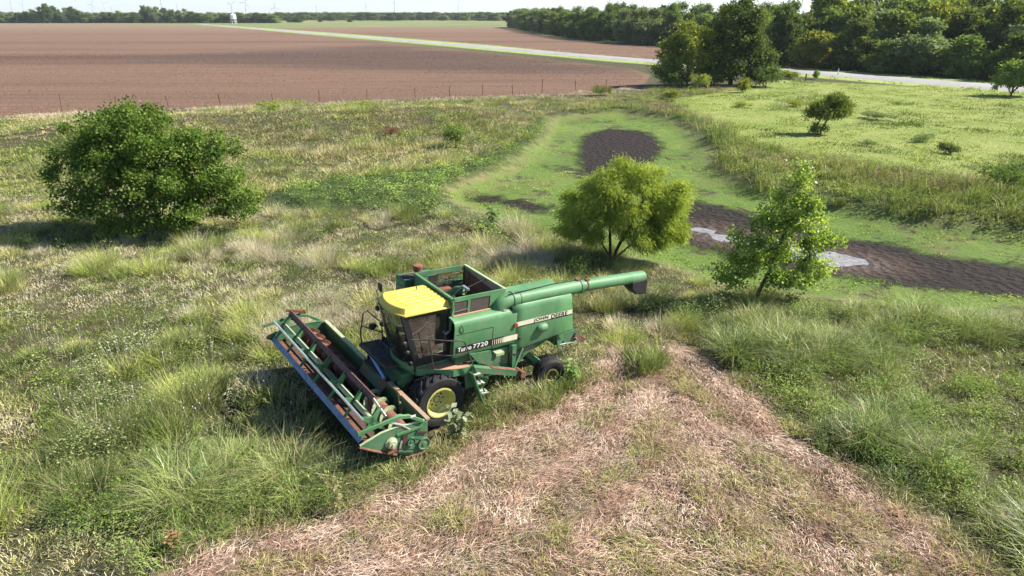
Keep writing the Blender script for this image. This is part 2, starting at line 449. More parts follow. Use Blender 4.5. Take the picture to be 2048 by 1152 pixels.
gx = growing(-30, 38, 0.33, 6500)
gy1 = np.concatenate([np.arange(-24, 6, 1.0), np.arange(6, 60, 0.33), np.arange(60, 130, 0.7)])
s = 0.7; ext = [gy1[-1]]
while ext[-1] < 9000: s *= 1.06; ext.append(ext[-1] + s)
gy = np.concatenate([gy1, ext[1:]])
GX, GY = np.meshgrid(gx, gy)
fx, fy = GX.ravel(), GY.ravel()
fz = hgt(fx, fy)
wob = (fbm(fx, fy, 2.2, 5) - 0.5)
zones = {
    'z_field': np.maximum(sdf(FIELD1, fx, fy), sdf(FIELD2, fx, fy)),
    'z_dark': sdf(DARK, fx, fy),
    'z_pond': sdf(POND, fx, fy),
    'z_mud': np.maximum.reduce([sdf(MUDN, fx, fy), sdf(MUDW, fx, fy) - 0.25, sdf(MUDS, fx, fy)]),
    'z_pud': sdf(PUD, fx, fy),
    'z_mow': sdf(MOW, fx, fy),
    'z_mead': sdf(MEAD, fx, fy),
    'z_forb': np.maximum(sdf(FORB, fx, fy), sdf(BANKR, fx, fy)),
    'z_road': road_dist(fx, fy),
}
nx, ny = len(gx), len(gy)
ii = np.arange(nx * ny).reshape(ny, nx)
quads = np.stack([ii[:-1, :-1], ii[:-1, 1:], ii[1:, 1:], ii[1:, :-1]], -1).reshape(-1, 4)
qc = quads[:, 0]
zone_id = np.zeros(len(quads), int)
zone_id[(sdf(FIELD1, fx, fy)[qc] > 0)] = 1
zone_id[(sdf(FIELD2, fx, fy)[qc] > 0)] = 2
zone_id[(zones['z_pond'][qc] > 0)] = 3

# ground material: every zone is a patch of real ground cover, edges broken by noise
def ground_material():
    m, nt, nd, lk, bs = new_mat('ground_cover')
    pos = N(nt, 'ShaderNodeNewGeometry').outputs['Position']
    A = lambda n: N(nt, 'ShaderNodeAttribute', attribute_name=n).outputs['Fac']
    n_fine = noise(nt, pos, 9.0, 6, 0.7)
    n_mid = noise(nt, pos, 1.3, 5, 0.65)
    n_big = noise(nt, pos, 0.16, 4, 0.6)
    n_huge = noise(nt, pos, 0.012, 3, 0.55)
    def mask(name, w, amp, off=0.0, n=None):
        v = math_(nt, 'ADD', A(name), math_(nt, 'MULTIPLY', math_(nt, 'SUBTRACT', n if n is not None else n_mid, 0.5), amp))
        return maprange(nt, v, off - w, off + w, 0, 1, True)
    # prairie thatch, with shade of the gaps between tufts put into its colour
    th = ramp(nt, n_mid, [(0.30, (0.035, 0.032, 0.016)), (0.5, (0.07, 0.06, 0.032)), (0.7, (0.14, 0.11, 0.07))])
    gr = ramp(nt, n_fine, [(0.3, (0.03, 0.04, 0.013)), (0.7, (0.075, 0.088, 0.03))])
    col = mix(nt, maprange(nt, n_big, 0.38, 0.62), th, gr)
    # far farmland
    far = N(nt, 'ShaderNodeSeparateXYZ'); lk.new(pos, far.inputs[0])
    fm = maprange(nt, far.outputs['Y'], 180, 420)
    col = mix(nt, fm, col, ramp(nt, n_huge, [(0.35, (0.13, 0.17, 0.055)), (0.55, (0.17, 0.19, 0.075)), (0.7, (0.24, 0.21, 0.11))]))
    # meadow
    md = ramp(nt, n_big, [(0.32, (0.15, 0.20, 0.04)), (0.55, (0.215, 0.255, 0.065)), (0.72, (0.27, 0.28, 0.095))])
    md = mix(nt, maprange(nt, n_mid, 0.55, 0.75, 0, 0.6), md, (0.12, 0.17, 0.035))
    col = mix(nt, mask('z_mead', 1.2, 4.0), col, md)
    # leafy bank
    col = mix(nt, mask('z_forb', 0.8, 4.0), col, ramp(nt, n_fine, [(0.3, (0.03, 0.05, 0.012)), (0.7, (0.07, 0.10, 0.026))]))
    # verge
    vg = math_(nt, 'ADD', A('z_road'), math_(nt, 'MULTIPLY', n_mid, 2.0))
    col = mix(nt, maprange(nt, vg, 11.0, 9.5), col, ramp(nt, n_mid, [(0.3, (0.20, 0.27, 0.06)), (0.7, (0.31, 0.36, 0.12))]))
    # ploughed soil
    mp = N(nt, 'ShaderNodeMapping', inp={'Rotation': (0, 0, rad(-15)), 'Scale': (0.045, 1.0, 1.0)}); lk.new(pos, mp.inputs[0])
    rows = noise(nt, mp.outputs[0], 0.5, 4, 0.7)
    clod = noise(nt, pos, 2.6, 6, 0.8)
    soil = ramp(nt, math_(nt, 'ADD', math_(nt, 'MULTIPLY', clod, 0.7), math_(nt, 'MULTIPLY', rows, 0.3)),
                [(0.36, (0.060, 0.034, 0.022)), (0.47, (0.155, 0.092, 0.060)), (0.60, (0.235, 0.150, 0.102))])
    dk = math_(nt, 'ADD', A('z_dark'), math_(nt, 'MULTIPLY', math_(nt, 'SUBTRACT', noise(nt, mp.outputs[0], 0.11, 3, 0.6), 0.5), 60.0))
    dark_soil = ramp(nt, clod, [(0.35, (0.016, 0.011, 0.010)), (0.65, (0.065, 0.045, 0.038))])
    soil = mix(nt, maprange(nt, dk, -16, 14, 0, 0.55, True), soil, dark_soil)
    soil = mix(nt, maprange(nt, noise(nt, mp.outputs[0], 0.045, 3, 0.5), 0.50, 0.66, 0, 0.35), soil, dark_soil)
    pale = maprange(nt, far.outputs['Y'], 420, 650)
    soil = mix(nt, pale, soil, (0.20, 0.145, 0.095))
    col = mix(nt, mask('z_field', 0.5, 2.5), col, soil)
    # mown strip: pinkish straw over earth
    mp2 = N(nt, 'ShaderNodeMapping', inp={'Scale': (1.0, 1.0, 1.0)}); lk.new(pos, mp2.inputs[0])
    rw = math_(nt, 'SINE', math_(nt, 'ADD', math_(nt, 'MULTIPLY', math_(nt, 'ADD', A('z_mow'), math_(nt, 'MULTIPLY', n_big, 1.2)), 3.59), math_(nt, 'MULTIPLY', n_mid, 3.0)), 0)
    straw = ramp(nt, math_(nt, 'ADD', math_(nt, 'MULTIPLY', n_fine, 0.5), math_(nt, 'MULTIPLY', n_mid, 0.5)),
                 [(0.33, (0.08, 0.052, 0.034)), (0.5, (0.21, 0.14, 0.098)), (0.68, (0.34, 0.25, 0.18))])
    straw = mix(nt, maprange(nt, rw, -.2, .9, 0, .55), straw, (0.085, 0.075, 0.035))
    col = mix(nt, mask('z_mow', 0.45, 4.5), col, straw)
    # drying pond: sandy rim, green mat, dark mud
    sandy = math_(nt, 'MULTIPLY', maprange(nt, far.outputs['X'], 3.0, -1.0), maprange(nt, far.outputs['Y'], 54, 46))
    rim = mix(nt, math_(nt, 'ADD', math_(nt, 'MULTIPLY', sandy, 0.6), 0.1), ramp(nt, n_mid, [(0.3, (0.095, 0.12, 0.034)), (0.7, (0.17, 0.18, 0.06))]), ramp(nt, n_mid, [(0.3, (0.17, 0.15, 0.06)), (0.7, (0.26, 0.205, 0.11))]))
    col = mix(nt, mask('z_pond', 0.9, 3.0, -0.1), col, rim)
    mat_ = ramp(nt, math_(nt, 'ADD', math_(nt, 'MULTIPLY', n_fine, 0.55), math_(nt, 'MULTIPLY', n_big, 0.45)),
                [(0.36, (0.055, 0.085, 0.018)), (0.5, (0.10, 0.165, 0.030)), (0.66, (0.165, 0.20, 0.048))])
    col = mix(nt, mask('z_pond', 0.6, 4.0, 0.75, n_big), col, mat_)
    mudn = noise(nt, pos, 0.9, 6, 0.75)
    col = mix(nt, math_(nt, 'MULTIPLY', maprange(nt, noise(nt, pos, 0.45, 5, 0.7), 0.50, 0.62, 0, 0.7), maprange(nt, A('z_pond'), 0.2, 1.2)), col, ramp(nt, n_fine, [(0.3, (0.075, 0.075, 0.028)), (0.7, (0.19, 0.165, 0.075))]))
    mud = ramp(nt, n_fine, [(0.3, (0.009, 0.007, 0.0055)), (0.55, (0.024, 0.018, 0.0145)), (0.75, (0.058, 0.044, 0.035))])
    mud = mix(nt, maprange(nt, A('z_pud'), -2.4, -0.1, 0, 0.75), mud, ramp(nt, n_fine, [(0.3, (0.045, 0.028, 0.020)), (0.7, (0.135, 0.088, 0.064))]))
    inpond = maprange(nt, A('z_pond'), 0.8, 1.6)
    spk = math_(nt, 'MULTIPLY', maprange(nt, math_(nt, 'ADD', math_(nt, 'MULTIPLY', mudn, 0.7), math_(nt, 'MULTIPLY', noise(nt, pos, 0.22, 2), 0.3)), 0.535, 0.60), inpond)
    col = mix(nt, math_(nt, 'MULTIPLY', spk, 0.85), col, mud)
    mm = mask('z_mud', 0.55, 5.0, 0.0, math_(nt, 'ADD', math_(nt, 'MULTIPLY', mudn, 0.55), math_(nt, 'MULTIPLY', n_fine, 0.45)))
    col = mix(nt, mm, col, mud)
    lk.new(col, bs.inputs['Base Color'])
    wet = maprange(nt, A('z_pud'), -1.2, 0.1)
    lk.new(maprange(nt, wet, 0, 1, 0.95, 0.35), bs.inputs['Roughness'])
    bs.inputs['Specular IOR Level'].default_value = 0.2
    vor = N(nt, 'ShaderNodeTexVoronoi', inp={'Scale': 2.6}); lk.new(pos, vor.inputs['Vector'])
    h = math_(nt, 'ADD', math_(nt, 'MULTIPLY', n_fine, 0.5), math_(nt, 'MULTIPLY', n_mid, 0.9))
    h = math_(nt, 'ADD', h, math_(nt, 'MULTIPLY', math_(nt, 'MULTIPLY', vor.outputs[0], mm), 1.2))
    h = math_(nt, 'ADD', h, math_(nt, 'MULTIPLY', math_(nt, 'MULTIPLY', clod, maprange(nt, A('z_field'), 0, 1)), 1.6))
    bump(nt, h, 0.9, 0.16, bs)
    return m
GROUND = ground_material()

def zone_object(name, zid):
    q = quads[zone_id == zid]
    used, inv = np.unique(q, return_inverse=True)
    me = np_mesh(name, np.stack([fx, fy, fz], 1)[used], inv.reshape(-1, 4), True)
    for k, v in zones.items():
        a = me.attributes.new(k, 'FLOAT', 'POINT'); a.data.foreach_set('value', np.clip(v[used], -400, 400).astype(np.float32))
    return tag(mesh_obj(name, me, GROUND), kind='structure')
zone_object('ground', 0)
zone_object('plowed_field', 1)
zone_object('plowed_field', 2)
zone_object('pond_bed', 3)

# gravel road on a low bank
def gravel_material():
    m, nt, nd, lk, bs = new_mat('pale_gravel')
    pos = N(nt, 'ShaderNodeNewGeometry').outputs['Position']
    n1 = noise(nt, pos, 1.2, 5, 0.7); n2 = noise(nt, pos, 0.12, 3, 0.5)
    lk.new(ramp(nt, math_(nt, 'ADD', math_(nt, 'MULTIPLY', n1, 0.5), math_(nt, 'MULTIPLY', n2, 0.5)),
                [(0.35, (0.21, 0.205, 0.20)), (0.65, (0.32, 0.315, 0.31))]), bs.inputs['Base Color'])
    bs.inputs['Roughness'].default_value = 0.95
    bump(nt, n1, 0.4, 0.05, bs)
    return m
rp = [Vector((x, y, 0)) for x, y in ROAD]
fine = []
for a, b in zip(rp[:-1], rp[1:]):
    k = max(2, int((b - a).length / 6))
    fine += [a.lerp(b, t / k) for t in range(k)]
fine.append(rp[-1])
for _ in range(6):
    fine = [fine[0]] + [(fine[i - 1] + fine[i] * 2 + fine[i + 1]) / 4 for i in range(1, len(fine) - 1)] + [fine[-1]]
rv = []
prof = [(-4.6, -0.05), (-3.4, 0.10), (-1.2, 0.16), (1.2, 0.16), (3.4, 0.10), (4.6, -0.05)]
for i, p in enumerate(fine):
    d = (fine[min(i + 1, len(fine) - 1)] - fine[max(i - 1, 0)]).normalized(); sdv = Vector((-d.y, d.x, 0))
    for o_, z_ in prof:
        q = p + sdv * o_; rv.append((q.x, q.y, z_ + 0.02))
kp = len(prof)
rf = [(i * kp + j, i * kp + j + 1, (i + 1) * kp + j + 1, (i + 1) * kp + j) for i in range(len(fine) - 1) for j in range(kp - 1)]
tag(mesh_obj('road', np_mesh('road', rv, np.array(rf), True), gravel_material()), kind='structure')

# shallow puddle in the mud
def puddle_material():
    m, nt, nd, lk, bs = new_mat('silty_glare_water')
    pos = N(nt, 'ShaderNodeNewGeometry').outputs['Position']
    n = noise(nt, pos, 5.0, 5, 0.65)
    lk.new(ramp(nt, n, [(0.35, (0.13, 0.115, 0.10)), (0.65, (0.32, 0.30, 0.28))]), bs.inputs['Base Color'])  # pale tones put sky glare into the silty base colour
    bs.inputs['Roughness'].default_value = 0.35; bs.inputs['Specular IOR Level'].default_value = 0.8
    bump(nt, n, 0.22, 0.05, bs)
    return m
bm = bmesh.new()
PUDMID = [(10.2, 36.8), (11.2, 35.6), (12.6, 34.2), (14, 32.9), (15.3, 32.0), (16.4, 31.3)]
pts = []
for i in range(len(PUD)):
    a = Vector((*PUD[i], 0)); b = Vector((*PUD[(i + 1) % len(PUD)], 0))
    for t in range(5):
        p = a.lerp(b, t / 5); pts.append(p)
for _ in range(2):
    pts = [(pts[i - 1] + pts[i] * 2 + pts[(i + 1) % len(pts)]) / 4 for i in range(len(pts))]
pts = [p + Vector((random.uniform(-.12, .12), random.uniform(-.12, .12), 0)) for p in pts]
cxy = sum(pts, Vector()) / len(pts)
vv = [bm.verts.new((*(p + (p - Vector((*min(((x_, y_) for x_, y_ in PUDMID), key=lambda q: (q[0] - p.x) ** 2 + (q[1] - p.y) ** 2), 0))).normalized() * .30).xy, -0.487)) for p in pts]
bm.faces.new(vv); bmesh.ops.triangulate(bm, faces=bm.faces); bmesh.ops.recalc_face_normals(bm, faces=bm.faces)
me = bpy.data.meshes.new('puddle'); bm.to_mesh(me); bm.free()
tag(mesh_obj('puddle', me, puddle_material()), kind='structure')

# ------------------------------------------------------------------ the combine harvester (local: X forward, Y to its left, Z up)
combine = empty('combine_harvester', (-2.874, 17.607, 0.10))
combine.rotation_mode = 'XYZ'
combine.rotation_euler = (-0.064, -0.059, 3.778)
tag(combine, 'old green combine harvester with yellow cab roof, wide header and rear-folded unloading auger', 'combine harvester')

def lettering(name, text, x0, y0, z0, length, height, mat, parent, bold=0.0, shear=0.0):
    cu = bpy.data.curves.new(name, 'FONT'); cu.body = text; cu.size = 1.0; cu.space_character = 1.12; cu.shear = shear; cu.extrude = 0.0
    tmp = bpy.data.objects.new(name, cu); COL.objects.link(tmp)
    bpy.context.view_layer.update()
    me = bpy.data.meshes.new_from_object(tmp.evaluated_get(bpy.context.evaluated_depsgraph_get()))
    COL.objects.unlink(tmp); bpy.data.objects.remove(tmp)
    co = np.empty(len(me.vertices) * 3, np.float32); me.vertices.foreach_get('co', co); co = co.reshape(-1, 3)
    mn, mx_ = co.min(0), co.max(0)
    u = (co[:, 0] - mn[0]) / (mx_[0] - mn[0]) * length; v = (co[:, 1] - mn[1]) / (mx_[1] - mn[1]) * height
    new = np.stack([x0 - u, np.full_like(u, y0), z0 + v], 1)
    me.vertices.foreach_set('co', new.astype(np.float32).ravel()); me.update()
    F_ = [list(p.vertices) for p in me.polygons]; nv = len(new); VV = []; FF = []
    for k, (dx, dz) in enumerate(((0, 0), (bold, 0), (-bold, 0), (0, bold * .6), (0, -bold * .6)) if bold else ((0, 0),)):
        VV += [(a + dx, b + .0004 * k, c + dz) for a, b, c in new.tolist()]; FF += [[i + nv * k for i in f] for f in F_]
    m2 = bpy.data.meshes.new(name); m2.from_pydata(VV, [], FF); m2.update()
    return mesh_obj(name, m2, mat, parent)

# --- separator body and side panels
body = MB().prism([(-0.62, 1.35), (-1.6, 1.05), (-2.4, 1.0), (-3.1, 1.45), (-4.5, 1.98), (-4.46, 2.30), (-2.3, 2.30), (-2.3, 2.34), (-0.62, 2.34)], 'y', -1.22, 1.22).build('separator_body', GREEN_DARK, combine, bevel=0.02)
def panel_profile(top, bot, y=1.36):
    return [(y - 0.03, bot), (y, bot + 0.05), (y, top - 0.18), (y - 0.025, top - 0.08), (y - 0.09, top - 0.02), (y - 0.2, top), (1.03, top + 0.01)]
for sgn in (1, -1):
    ft = MB(); ft.strip([(sgn * a, b) for a, b in panel_profile(3.05, 1.98)], 'x', -0.44, -2.46, -0.025 * sgn)
    p1 = ft.build('side_panel', GREEN, body)
    # rear panel: lower edge rises to the back
    rp_ = MB(); prof = panel_profile(3.17, 1.72, 1.348) if sgn > 0 else panel_profile(2.30, 1.72, 1.348)
    xs = [-2.30, -2.75, -3.3, -3.9, -4.42]
    n = len(prof); vs_ = []
    for k, x in enumerate(xs):
        lift = max(0, (-x - 2.75)) / 1.75 * 0.22
        for j, (a, b) in enumerate(prof):
            zz = b + (lift if j < 2 else 0)
            xx = x - (0.22 * (1 - (b - 1.7) / 1.5) if k == len(xs) - 1 else 0)
            vs_.append((xx, sgn * a, zz))
    fs_ = [(k * n + j, k * n + j + 1, (k + 1) * n + j + 1, (k + 1) * n + j) for k in range(len(xs) - 1) for j in range(n - 1)]
    rp_.add(vs_, fs_)
    p2 = rp_.build('side_panel', GREEN, body)
    so = p2.modifiers.new('thick', 'SOLIDIFY'); so.thickness = 0.025; so.offset = -1 if sgn > 0 else 1
Y0 = 1.363
MB().box((-0.50, 1.355, 2.135), (-1.62, Y0 + .001, 2.30)).build('black_stripe', BLACKDECAL, body, None)
MB().box((-2.06, 1.355, 2.105), (-2.53, Y0 + .001, 2.262)).build('cream_stripe', CREAM, body, None)
MB().box((-1.62, 1.355, 2.105), (-2.06, Y0 - .001, 2.30)).build('black_stripe', BLACKDECAL, body, None)
for k in range(6):
    x = -1.68 - k * 0.066; w = 0.012 + 0.006 * k
    MB().box((x, 1.355, 2.115), (x - w, Y0 + .003, 2.262)).build('stripe_bar', CREAM, body, None)
MB().box((-2.46, 1.338, 2.49), (-4.52, 1.351, 2.625)).build('cream_stripe', CREAM, body, None)
MB().box((-2.46, 1.338, 2.462), (-4.53, 1.352, 2.49)).build('black_stripe', BLACKDECAL, body, None)
MB().box((-0.50, 1.355, 2.118), (-1.62, Y0 + .002, 2.135)).build('black_stripe', BLACKDECAL, body, None)
lettering('lettering', 'Turbo', -0.57, Y0 + .005, 2.155, 0.42, 0.125, WHITEDECAL, body, 0.007)
lettering('lettering', '7720', -1.05, Y0 + .005, 2.155, 0.47, 0.125, WHITEDECAL, body, 0.007)
lettering('lettering', 'JOHN', -3.08, 1.3555, 2.492, 0.52, 0.128, BLACKDECAL, body, 0.004)
lettering('lettering', 'DEERE', -3.72, 1.3555, 2.492, 0.60, 0.128, BLACKDECAL, body, 0.004)
# seams, lamps, vent bulge and latch details on the left side
MB().box((-0.47, 1.356, 2.655), (-1.68, 1.366, 2.667)).box((-1.668, 1.356, 2.02), (-1.68, 1.366, 2.655)).build('door_seam', DARKRUST, body, None)
MB().lathe([(0.0, 0.0), (0.06, 0.0), (0.065, -0.03)], (-2.42, 1.41, 2.57), 'y', 14).build('reflector', REDLENS, body)
MB().lathe([(0.0, 0.03), (0.045, 0.025), (0.05, -0.03)], (-2.62, 1.38, 2.10), 'y', 12).build('lamp', DARKRUST, body)
MB().lathe([(0.0, 0.17), (0.07, 0.155), (0.12, 0.10), (0.135, 0.02), (0.135, -0.14), (0.0, -0.14)], (-3.38, 1.36, 2.28), 'x', 22).build('vent_bulge', GREEN, body)
MB().tube([(-0.62, 1.375, 2.93), (-0.66, 1.40, 2.85), (-0.70, 1.375, 2.70)], 0.012, 6).build('pull_handle', DARKRUST, body)
# rusty ledge beside the tank screens
MB().box((-0.55, 1.03, 3.062), (-2.2, 1.10, 3.075)).build('ledge', RUST_DECK, body, None)
# lower flap, brackets and slanted beam behind the platform
MB().prism([(-0.95, 2.02), (-1.62, 1.97), (-1.74, 1.60), (-1.66, 1.48), (-1.2, 1.72)], 'y', 1.36, 1.40).build('shield', GREEN_OLD, body)
MB().bar((-0.95, 1.45, 1.62), (-2.45, 1.5, 1.15), 0.22, 0.16).build('support_beam', GREEN_OLD, body)
MB().bar((-1.6, 1.5, 1.515), (-2.43, 1.53, 1.252), 0.15, 0.012).build('beam_cap', RUST_RED, body)
MB().prism([(-2.35, 1.95), (-2.5, 1.95), (-2.52, 1.1), (-2.42, 1.1)], 'y', 1.22, 1.42).build('bracket', GREEN_OLD, body)
MB().bar((-2.75, 1.38, 1.78), (-2.45, 1.42, 1.15), 0.04, 0.07).build('brace', GREEN, body)
MB().bar((-2.5, 1.36, 1.62), (-3.15, 1.36, 1.74), 0.06, 0.08).build('brace', IRON, body)
MB().box((-1.78, 1.24, 1.78), (-2.05, 1.46, 1.86)).build('tool_box', GREEN_PALE, body, None)
MB().tube([(-2.3, 1.40, 1.72), (-2.5, 1.43, 1.66), (-2.7, 1.40, 1.84)], 0.016, 6).build('hose', BLACK, body)
MB().box((-1.7, 1.1, 1.2), (-2.35, 1.28, 1.9)).build('side_housing', GREEN_OLD, body, None, bevel=0.02)
MB().prism([(-0.9, 1.55), (-1.75, 1.5), (-1.75, 0.85), (-1.0, 0.85)], 'y', 1.0, 1.22).build('side_housing', GREEN_OLD, body)
# engine hood behind the tank
MB().prism([(1.20, 2.2), (1.20, 3.12), (0.98, 3.26), (0.42, 3.29), (-0.60, 2.62), (-1.15, 2.30), (-1.15, 2.2)], 'x', -2.28, -4.30).build('engine_hood', GREEN, combine, bevel=0.02)
# tail: straw hood floor and spreader frame
tail = MB().prism([(-4.05, 1.88), (-4.62, 1.95), (-5.0, 1.72), (-4.98, 1.60), (-4.55, 1.36), (-4.25, 1.38)], 'y', -1.05, 1.08).build('straw_hood_tail', GREEN_DARK, combine)
MB().prism([(-4.35, 1.75), (-4.95, 1.78), (-5.28, 1.48), (-5.26, 1.38), (-4.6, 1.34)], 'y', 1.10, 1.14).build('side_plate', GREEN_OLD, tail)
MB().bar((-4.9, 1.16, 1.62), (-5.34, 1.16, 1.34), 0.06, 0.16).build('end_bracket', RUST, tail)
MB().tube([(-4.35, 1.16, 1.42), (-4.9, 1.20, 1.40), (-5.02, 1.20, 1.46), (-4.95, 1.18, 1.54)], 0.02, 6).build('handle_rod', STEEL, tail)
MB().bar((-4.9, -1.05, 1.60), (-4.9, 1.1, 1.60), 0.1, 0.1).build('cross_bar', RUST, tail)
MB().prism([(-4.15, 1.86), (-4.5, 1.94), (-4.42, 1.30), (-4.3, 1.32)], 'y', 1.13, 1.17).build('side_plate', GREEN, tail)

# --- grain tank
tank = empty('grain_tank', (0, 0, 0), parent=combine)
XT0, XT1, YT, ZT, ZB = -0.55, -2.24, 1.02, 3.55, 2.93
MB().box((XT0, YT, 3.44), (XT1, YT - .05, ZT)).box((XT0, YT, ZB - .1), (XT0 - .07, YT - .04, 3.44)).box((-1.03, YT, ZB - .1), (-1.10, YT - .04, 3.44)).box((-1.74, YT, ZB - .1), (-1.79, YT - .04, 3.44)).prism([(-1.79, 3.44), (XT1, 3.44), (-1.83, 3.12), (-1.79, 3.1)], 'y', YT - .04, YT).build('tank_side_wall', GREEN, tank)
for a, b in ((-0.62, -1.03), (-1.10, -1.74)):
    MB().box((a, YT - .03, ZB - .05), (b, YT - .015, 3.44)).build('tank_screen', SCREEN, tank, None)
MB().tube([(-0.62, 1.03, 3.17), (-1.03, 1.03, 3.19)], 0.006, 5).build('screen_wire', IRON, tank)
MB().box((XT0, -YT, 3.42), (XT1, -YT + .05, ZT)).box((XT0, -YT, ZB - .3), (XT0 - .42, -YT + .04, 3.42)).box((XT1, -YT, ZB - .3), (XT1 + .06, -YT + .04, 3.42)).box((XT0 - .42, -YT, ZB - .3), (XT1 + .06, -YT + .04, ZB + .02)).build('tank_side_wall', GREEN_OLD, tank)
def mesh_screen(a, b, z0, z1, y):
    m_ = MB()
    k = int(abs(b - a) / 0.045)
    for i in range(k + 1):
        x = a + (b - a) * i / k; m_.bar((x, y, z0), (x, y, z1), 0.012, 0.006)
    k = int((z1 - z0) / 0.045)
    for i in range(k + 1):
        z = z0 + (z1 - z0) * i / k; m_.bar((a, y + .006, z), (b, y + .006, z), 0.006, 0.012)
    return m_
o = mesh_screen(XT0 - .42, XT1 + .06, ZB + .02, 3.42, -YT + .02).build('tank_screen', SCREEN, tank, None); tag(o, kind='stuff')
MB().box((XT0 - .001, -YT + .05, 2.6), (XT0 - .04, YT - .05, ZT - .02)).box((XT0 + .03, -YT, ZT - .06), (XT0 - .05, YT, ZT + .003)).build('tank_front_wall', GREEN, tank)
MB().box((XT1, -YT + .05, 2.5), (XT1 + .03, YT - .05, ZT - .03)).build('tank_rear_wall', RUST_RED, tank)
MB().box((XT1 - .03, -YT, ZT - .05), (XT1 + .05, YT, ZT + .004)).build('tank_rear_rail', GREEN_PALE, tank)
MB().add([(XT1 + .04, -.95, 3.50), (XT1 + .05, .93, 3.50), (XT1 + .16, .93, 3.36), (XT1 + .05, -.95, 3.46)], [(0, 1, 2, 3)]).build('tank_flap', RUST_DECK, tank, None)
MB().prism([(.55, 3.40), (.93, 3.46), (.93, 3.0), (.8, 3.0)], 'x', XT1 + .04, XT1 + .06).build('tank_gusset', GREEN, tank, None)
fl = MB()
fl.add([(XT0 - .04, -YT + .04, 2.72), (XT0 - .04, YT - .04, 2.72), (XT1 + .03, YT - .04, 2.72), (XT1 + .03, -YT + .04, 2.72), (-1.0, -.3, 2.38), (-1.0, .3, 2.38), (-1.8, .3, 2.38), (-1.8, -.3, 2.38)],
       [(0, 1, 5, 4), (1, 2, 6, 5), (2, 3, 7, 6), (3, 0, 4, 7), (4, 5, 6, 7)])
fl.build('tank_hopper', DARKRUST, tank, None)
MB().box((XT0 - .05, -.98, 2.9), (XT1 + .06, -.78, 2.98)).build('tank_ledge', RUST_RED, tank, None)
MB().tube([(-1.2, -.55, 2.5), (-1.32, -.35, 2.95), (-1.42, -.12, 3.2), (-1.5, .1, 3.27)], [0.14, .14, .14, .13], 14).build('fill_auger', GREEN_OLD, tank)
MB().box((-1.45, .05, 3.36), (-1.52, .34, 3.42)).build('auger_bracket', STEEL, tank, None)
MB().bar((-1.48, .2, 3.4), (-1.48, .28, 2.6), 0.03, 0.03).build('brace', IRON, tank)
MB().bar((-1.5, .25, 3.42), (-2.2, .1, 3.5), 0.025, 0.02).build('brace', IRON, tank)
MB().lathe([(0, .07), (.05, .05), (.07, 0), (.05, -.05), (0, -.07)], (-1.0, .35, 3.24), 'z', 14).build('level_sensor', BLACK, tank)
MB().bar((-1.0, .35, 3.2), (-1.0, .35, 2.3), 0.03, 0.03).build('brace', IRON, tank)
MB().tube([(-2.1, -.93, 3.34), (-1.72, -.93, 3.34), (-1.66, -.93, 3.28), (-1.66, -.93, 3.12), (-1.72, -.93, 3.06), (-2.1, -.93, 3.06)], 0.014, 6).build('grab_rung', DARKRUST, tank)
MB().tube([(XT0 + .03, 1.0, 3.60), (-1.2, .3, 3.44), (-1.48, .2, 3.42)], 0.006, 5).tube([(XT0, 1.03, 3.6), (-0.6, 1.05, 3.4), (-0.52, 1.05, 3.2)], 0.008, 5).build('control_cable', IRON, tank)
# air intake housing right of the cab
intake = MB().prism([(-0.30, 2.5), (-1.35, 2.5), (-1.35, 3.33), (-0.30, 3.33)], 'y', -1.62, -1.08).build('intake_housing', GREEN_OLD, combine, bevel=0.02)
for k in range(4):
    MB().box((-0.285, -1.60, 2.62 + k * .18), (-0.30, -1.10, 2.72 + k * .18)).build('louvre', GREEN, intake, None)
MB().box((-0.32, -1.5, 3.325), (-1.3, -1.2, 3.34)).build('intake_slot', DARKRUST, intake, None)
MB().lathe([(0.0, 0.42), (0.11, 0.42), (0.13, 0.38), (0.13, 0.30), (0.10, 0.27), (0.10, 0.0)], (-0.72, -1.14, 3.25), 'z', 18).build('precleaner', RUST, intake)
MB().lathe([(0.0, 0.06), (0.14, 0.05), (0.15, 0.0)], (-0.72, -1.14, 3.66), 'z', 18).build('precleaner_cap', RUST_RED, intake)

# --- unloading auger folded back along the body
ua = empty('unloading_auger', (0, 0, 0), parent=combine)
el = [(-1.98, 1.06, 2.85), (-1.98, 1.06, 3.0)]
for k in range(1, 7):
    t = k / 6 * math.pi / 2
    el.append((-1.98 - 0.25 * math.sin(t) ** 1.0 * 1.0, 1.08, 3.0 + 0.22 * (1 - math.cos(t)) * 1.0))
el = [(-1.98, 1.06, 2.80), (-1.98, 1.06, 2.98), (-2.03, 1.07, 3.10), (-2.12, 1.08, 3.18), (-2.26, 1.09, 3.215), (-2.4, 1.09, 3.22)]
MB().tube(el, 0.215, 20).build('auger_elbow', GREEN, ua)
MB().tube([(-2.38, 1.09, 3.22), (-2.43, 1.09, 3.22)], 0.235, 20).build('clamp_ring', GREEN_OLD, ua)
MB().tube([(-2.4, 1.09, 3.22), (-4.95, 1.1, 3.20)], 0.205, 22).build('auger_tube', GREEN, ua)
MB().tube([(-2.62, 1.09, 3.22), (-2.65, 1.09, 3.22)], 0.211, 22).build('clamp_ring', GREEN_DARK, ua)
MB().tube([(-4.85, 1.1, 3.20), (-4.93, 1.1, 3.20)], 0.222, 22).build('clamp_ring', GREEN_OLD, ua)
MB().tube([(-5.1, 1.1, 3.198), (-5.14, 1.1, 3.198)], 0.195, 22).build('clamp_ring', RUST, ua)
MB().tube([(-4.9, 1.1, 3.20), (-7.55, 1.1, 3.09), (-7.62, 1.1, 3.085)], [0.183, 0.183, 0.165], 22).build('auger_tube', GREEN, ua)
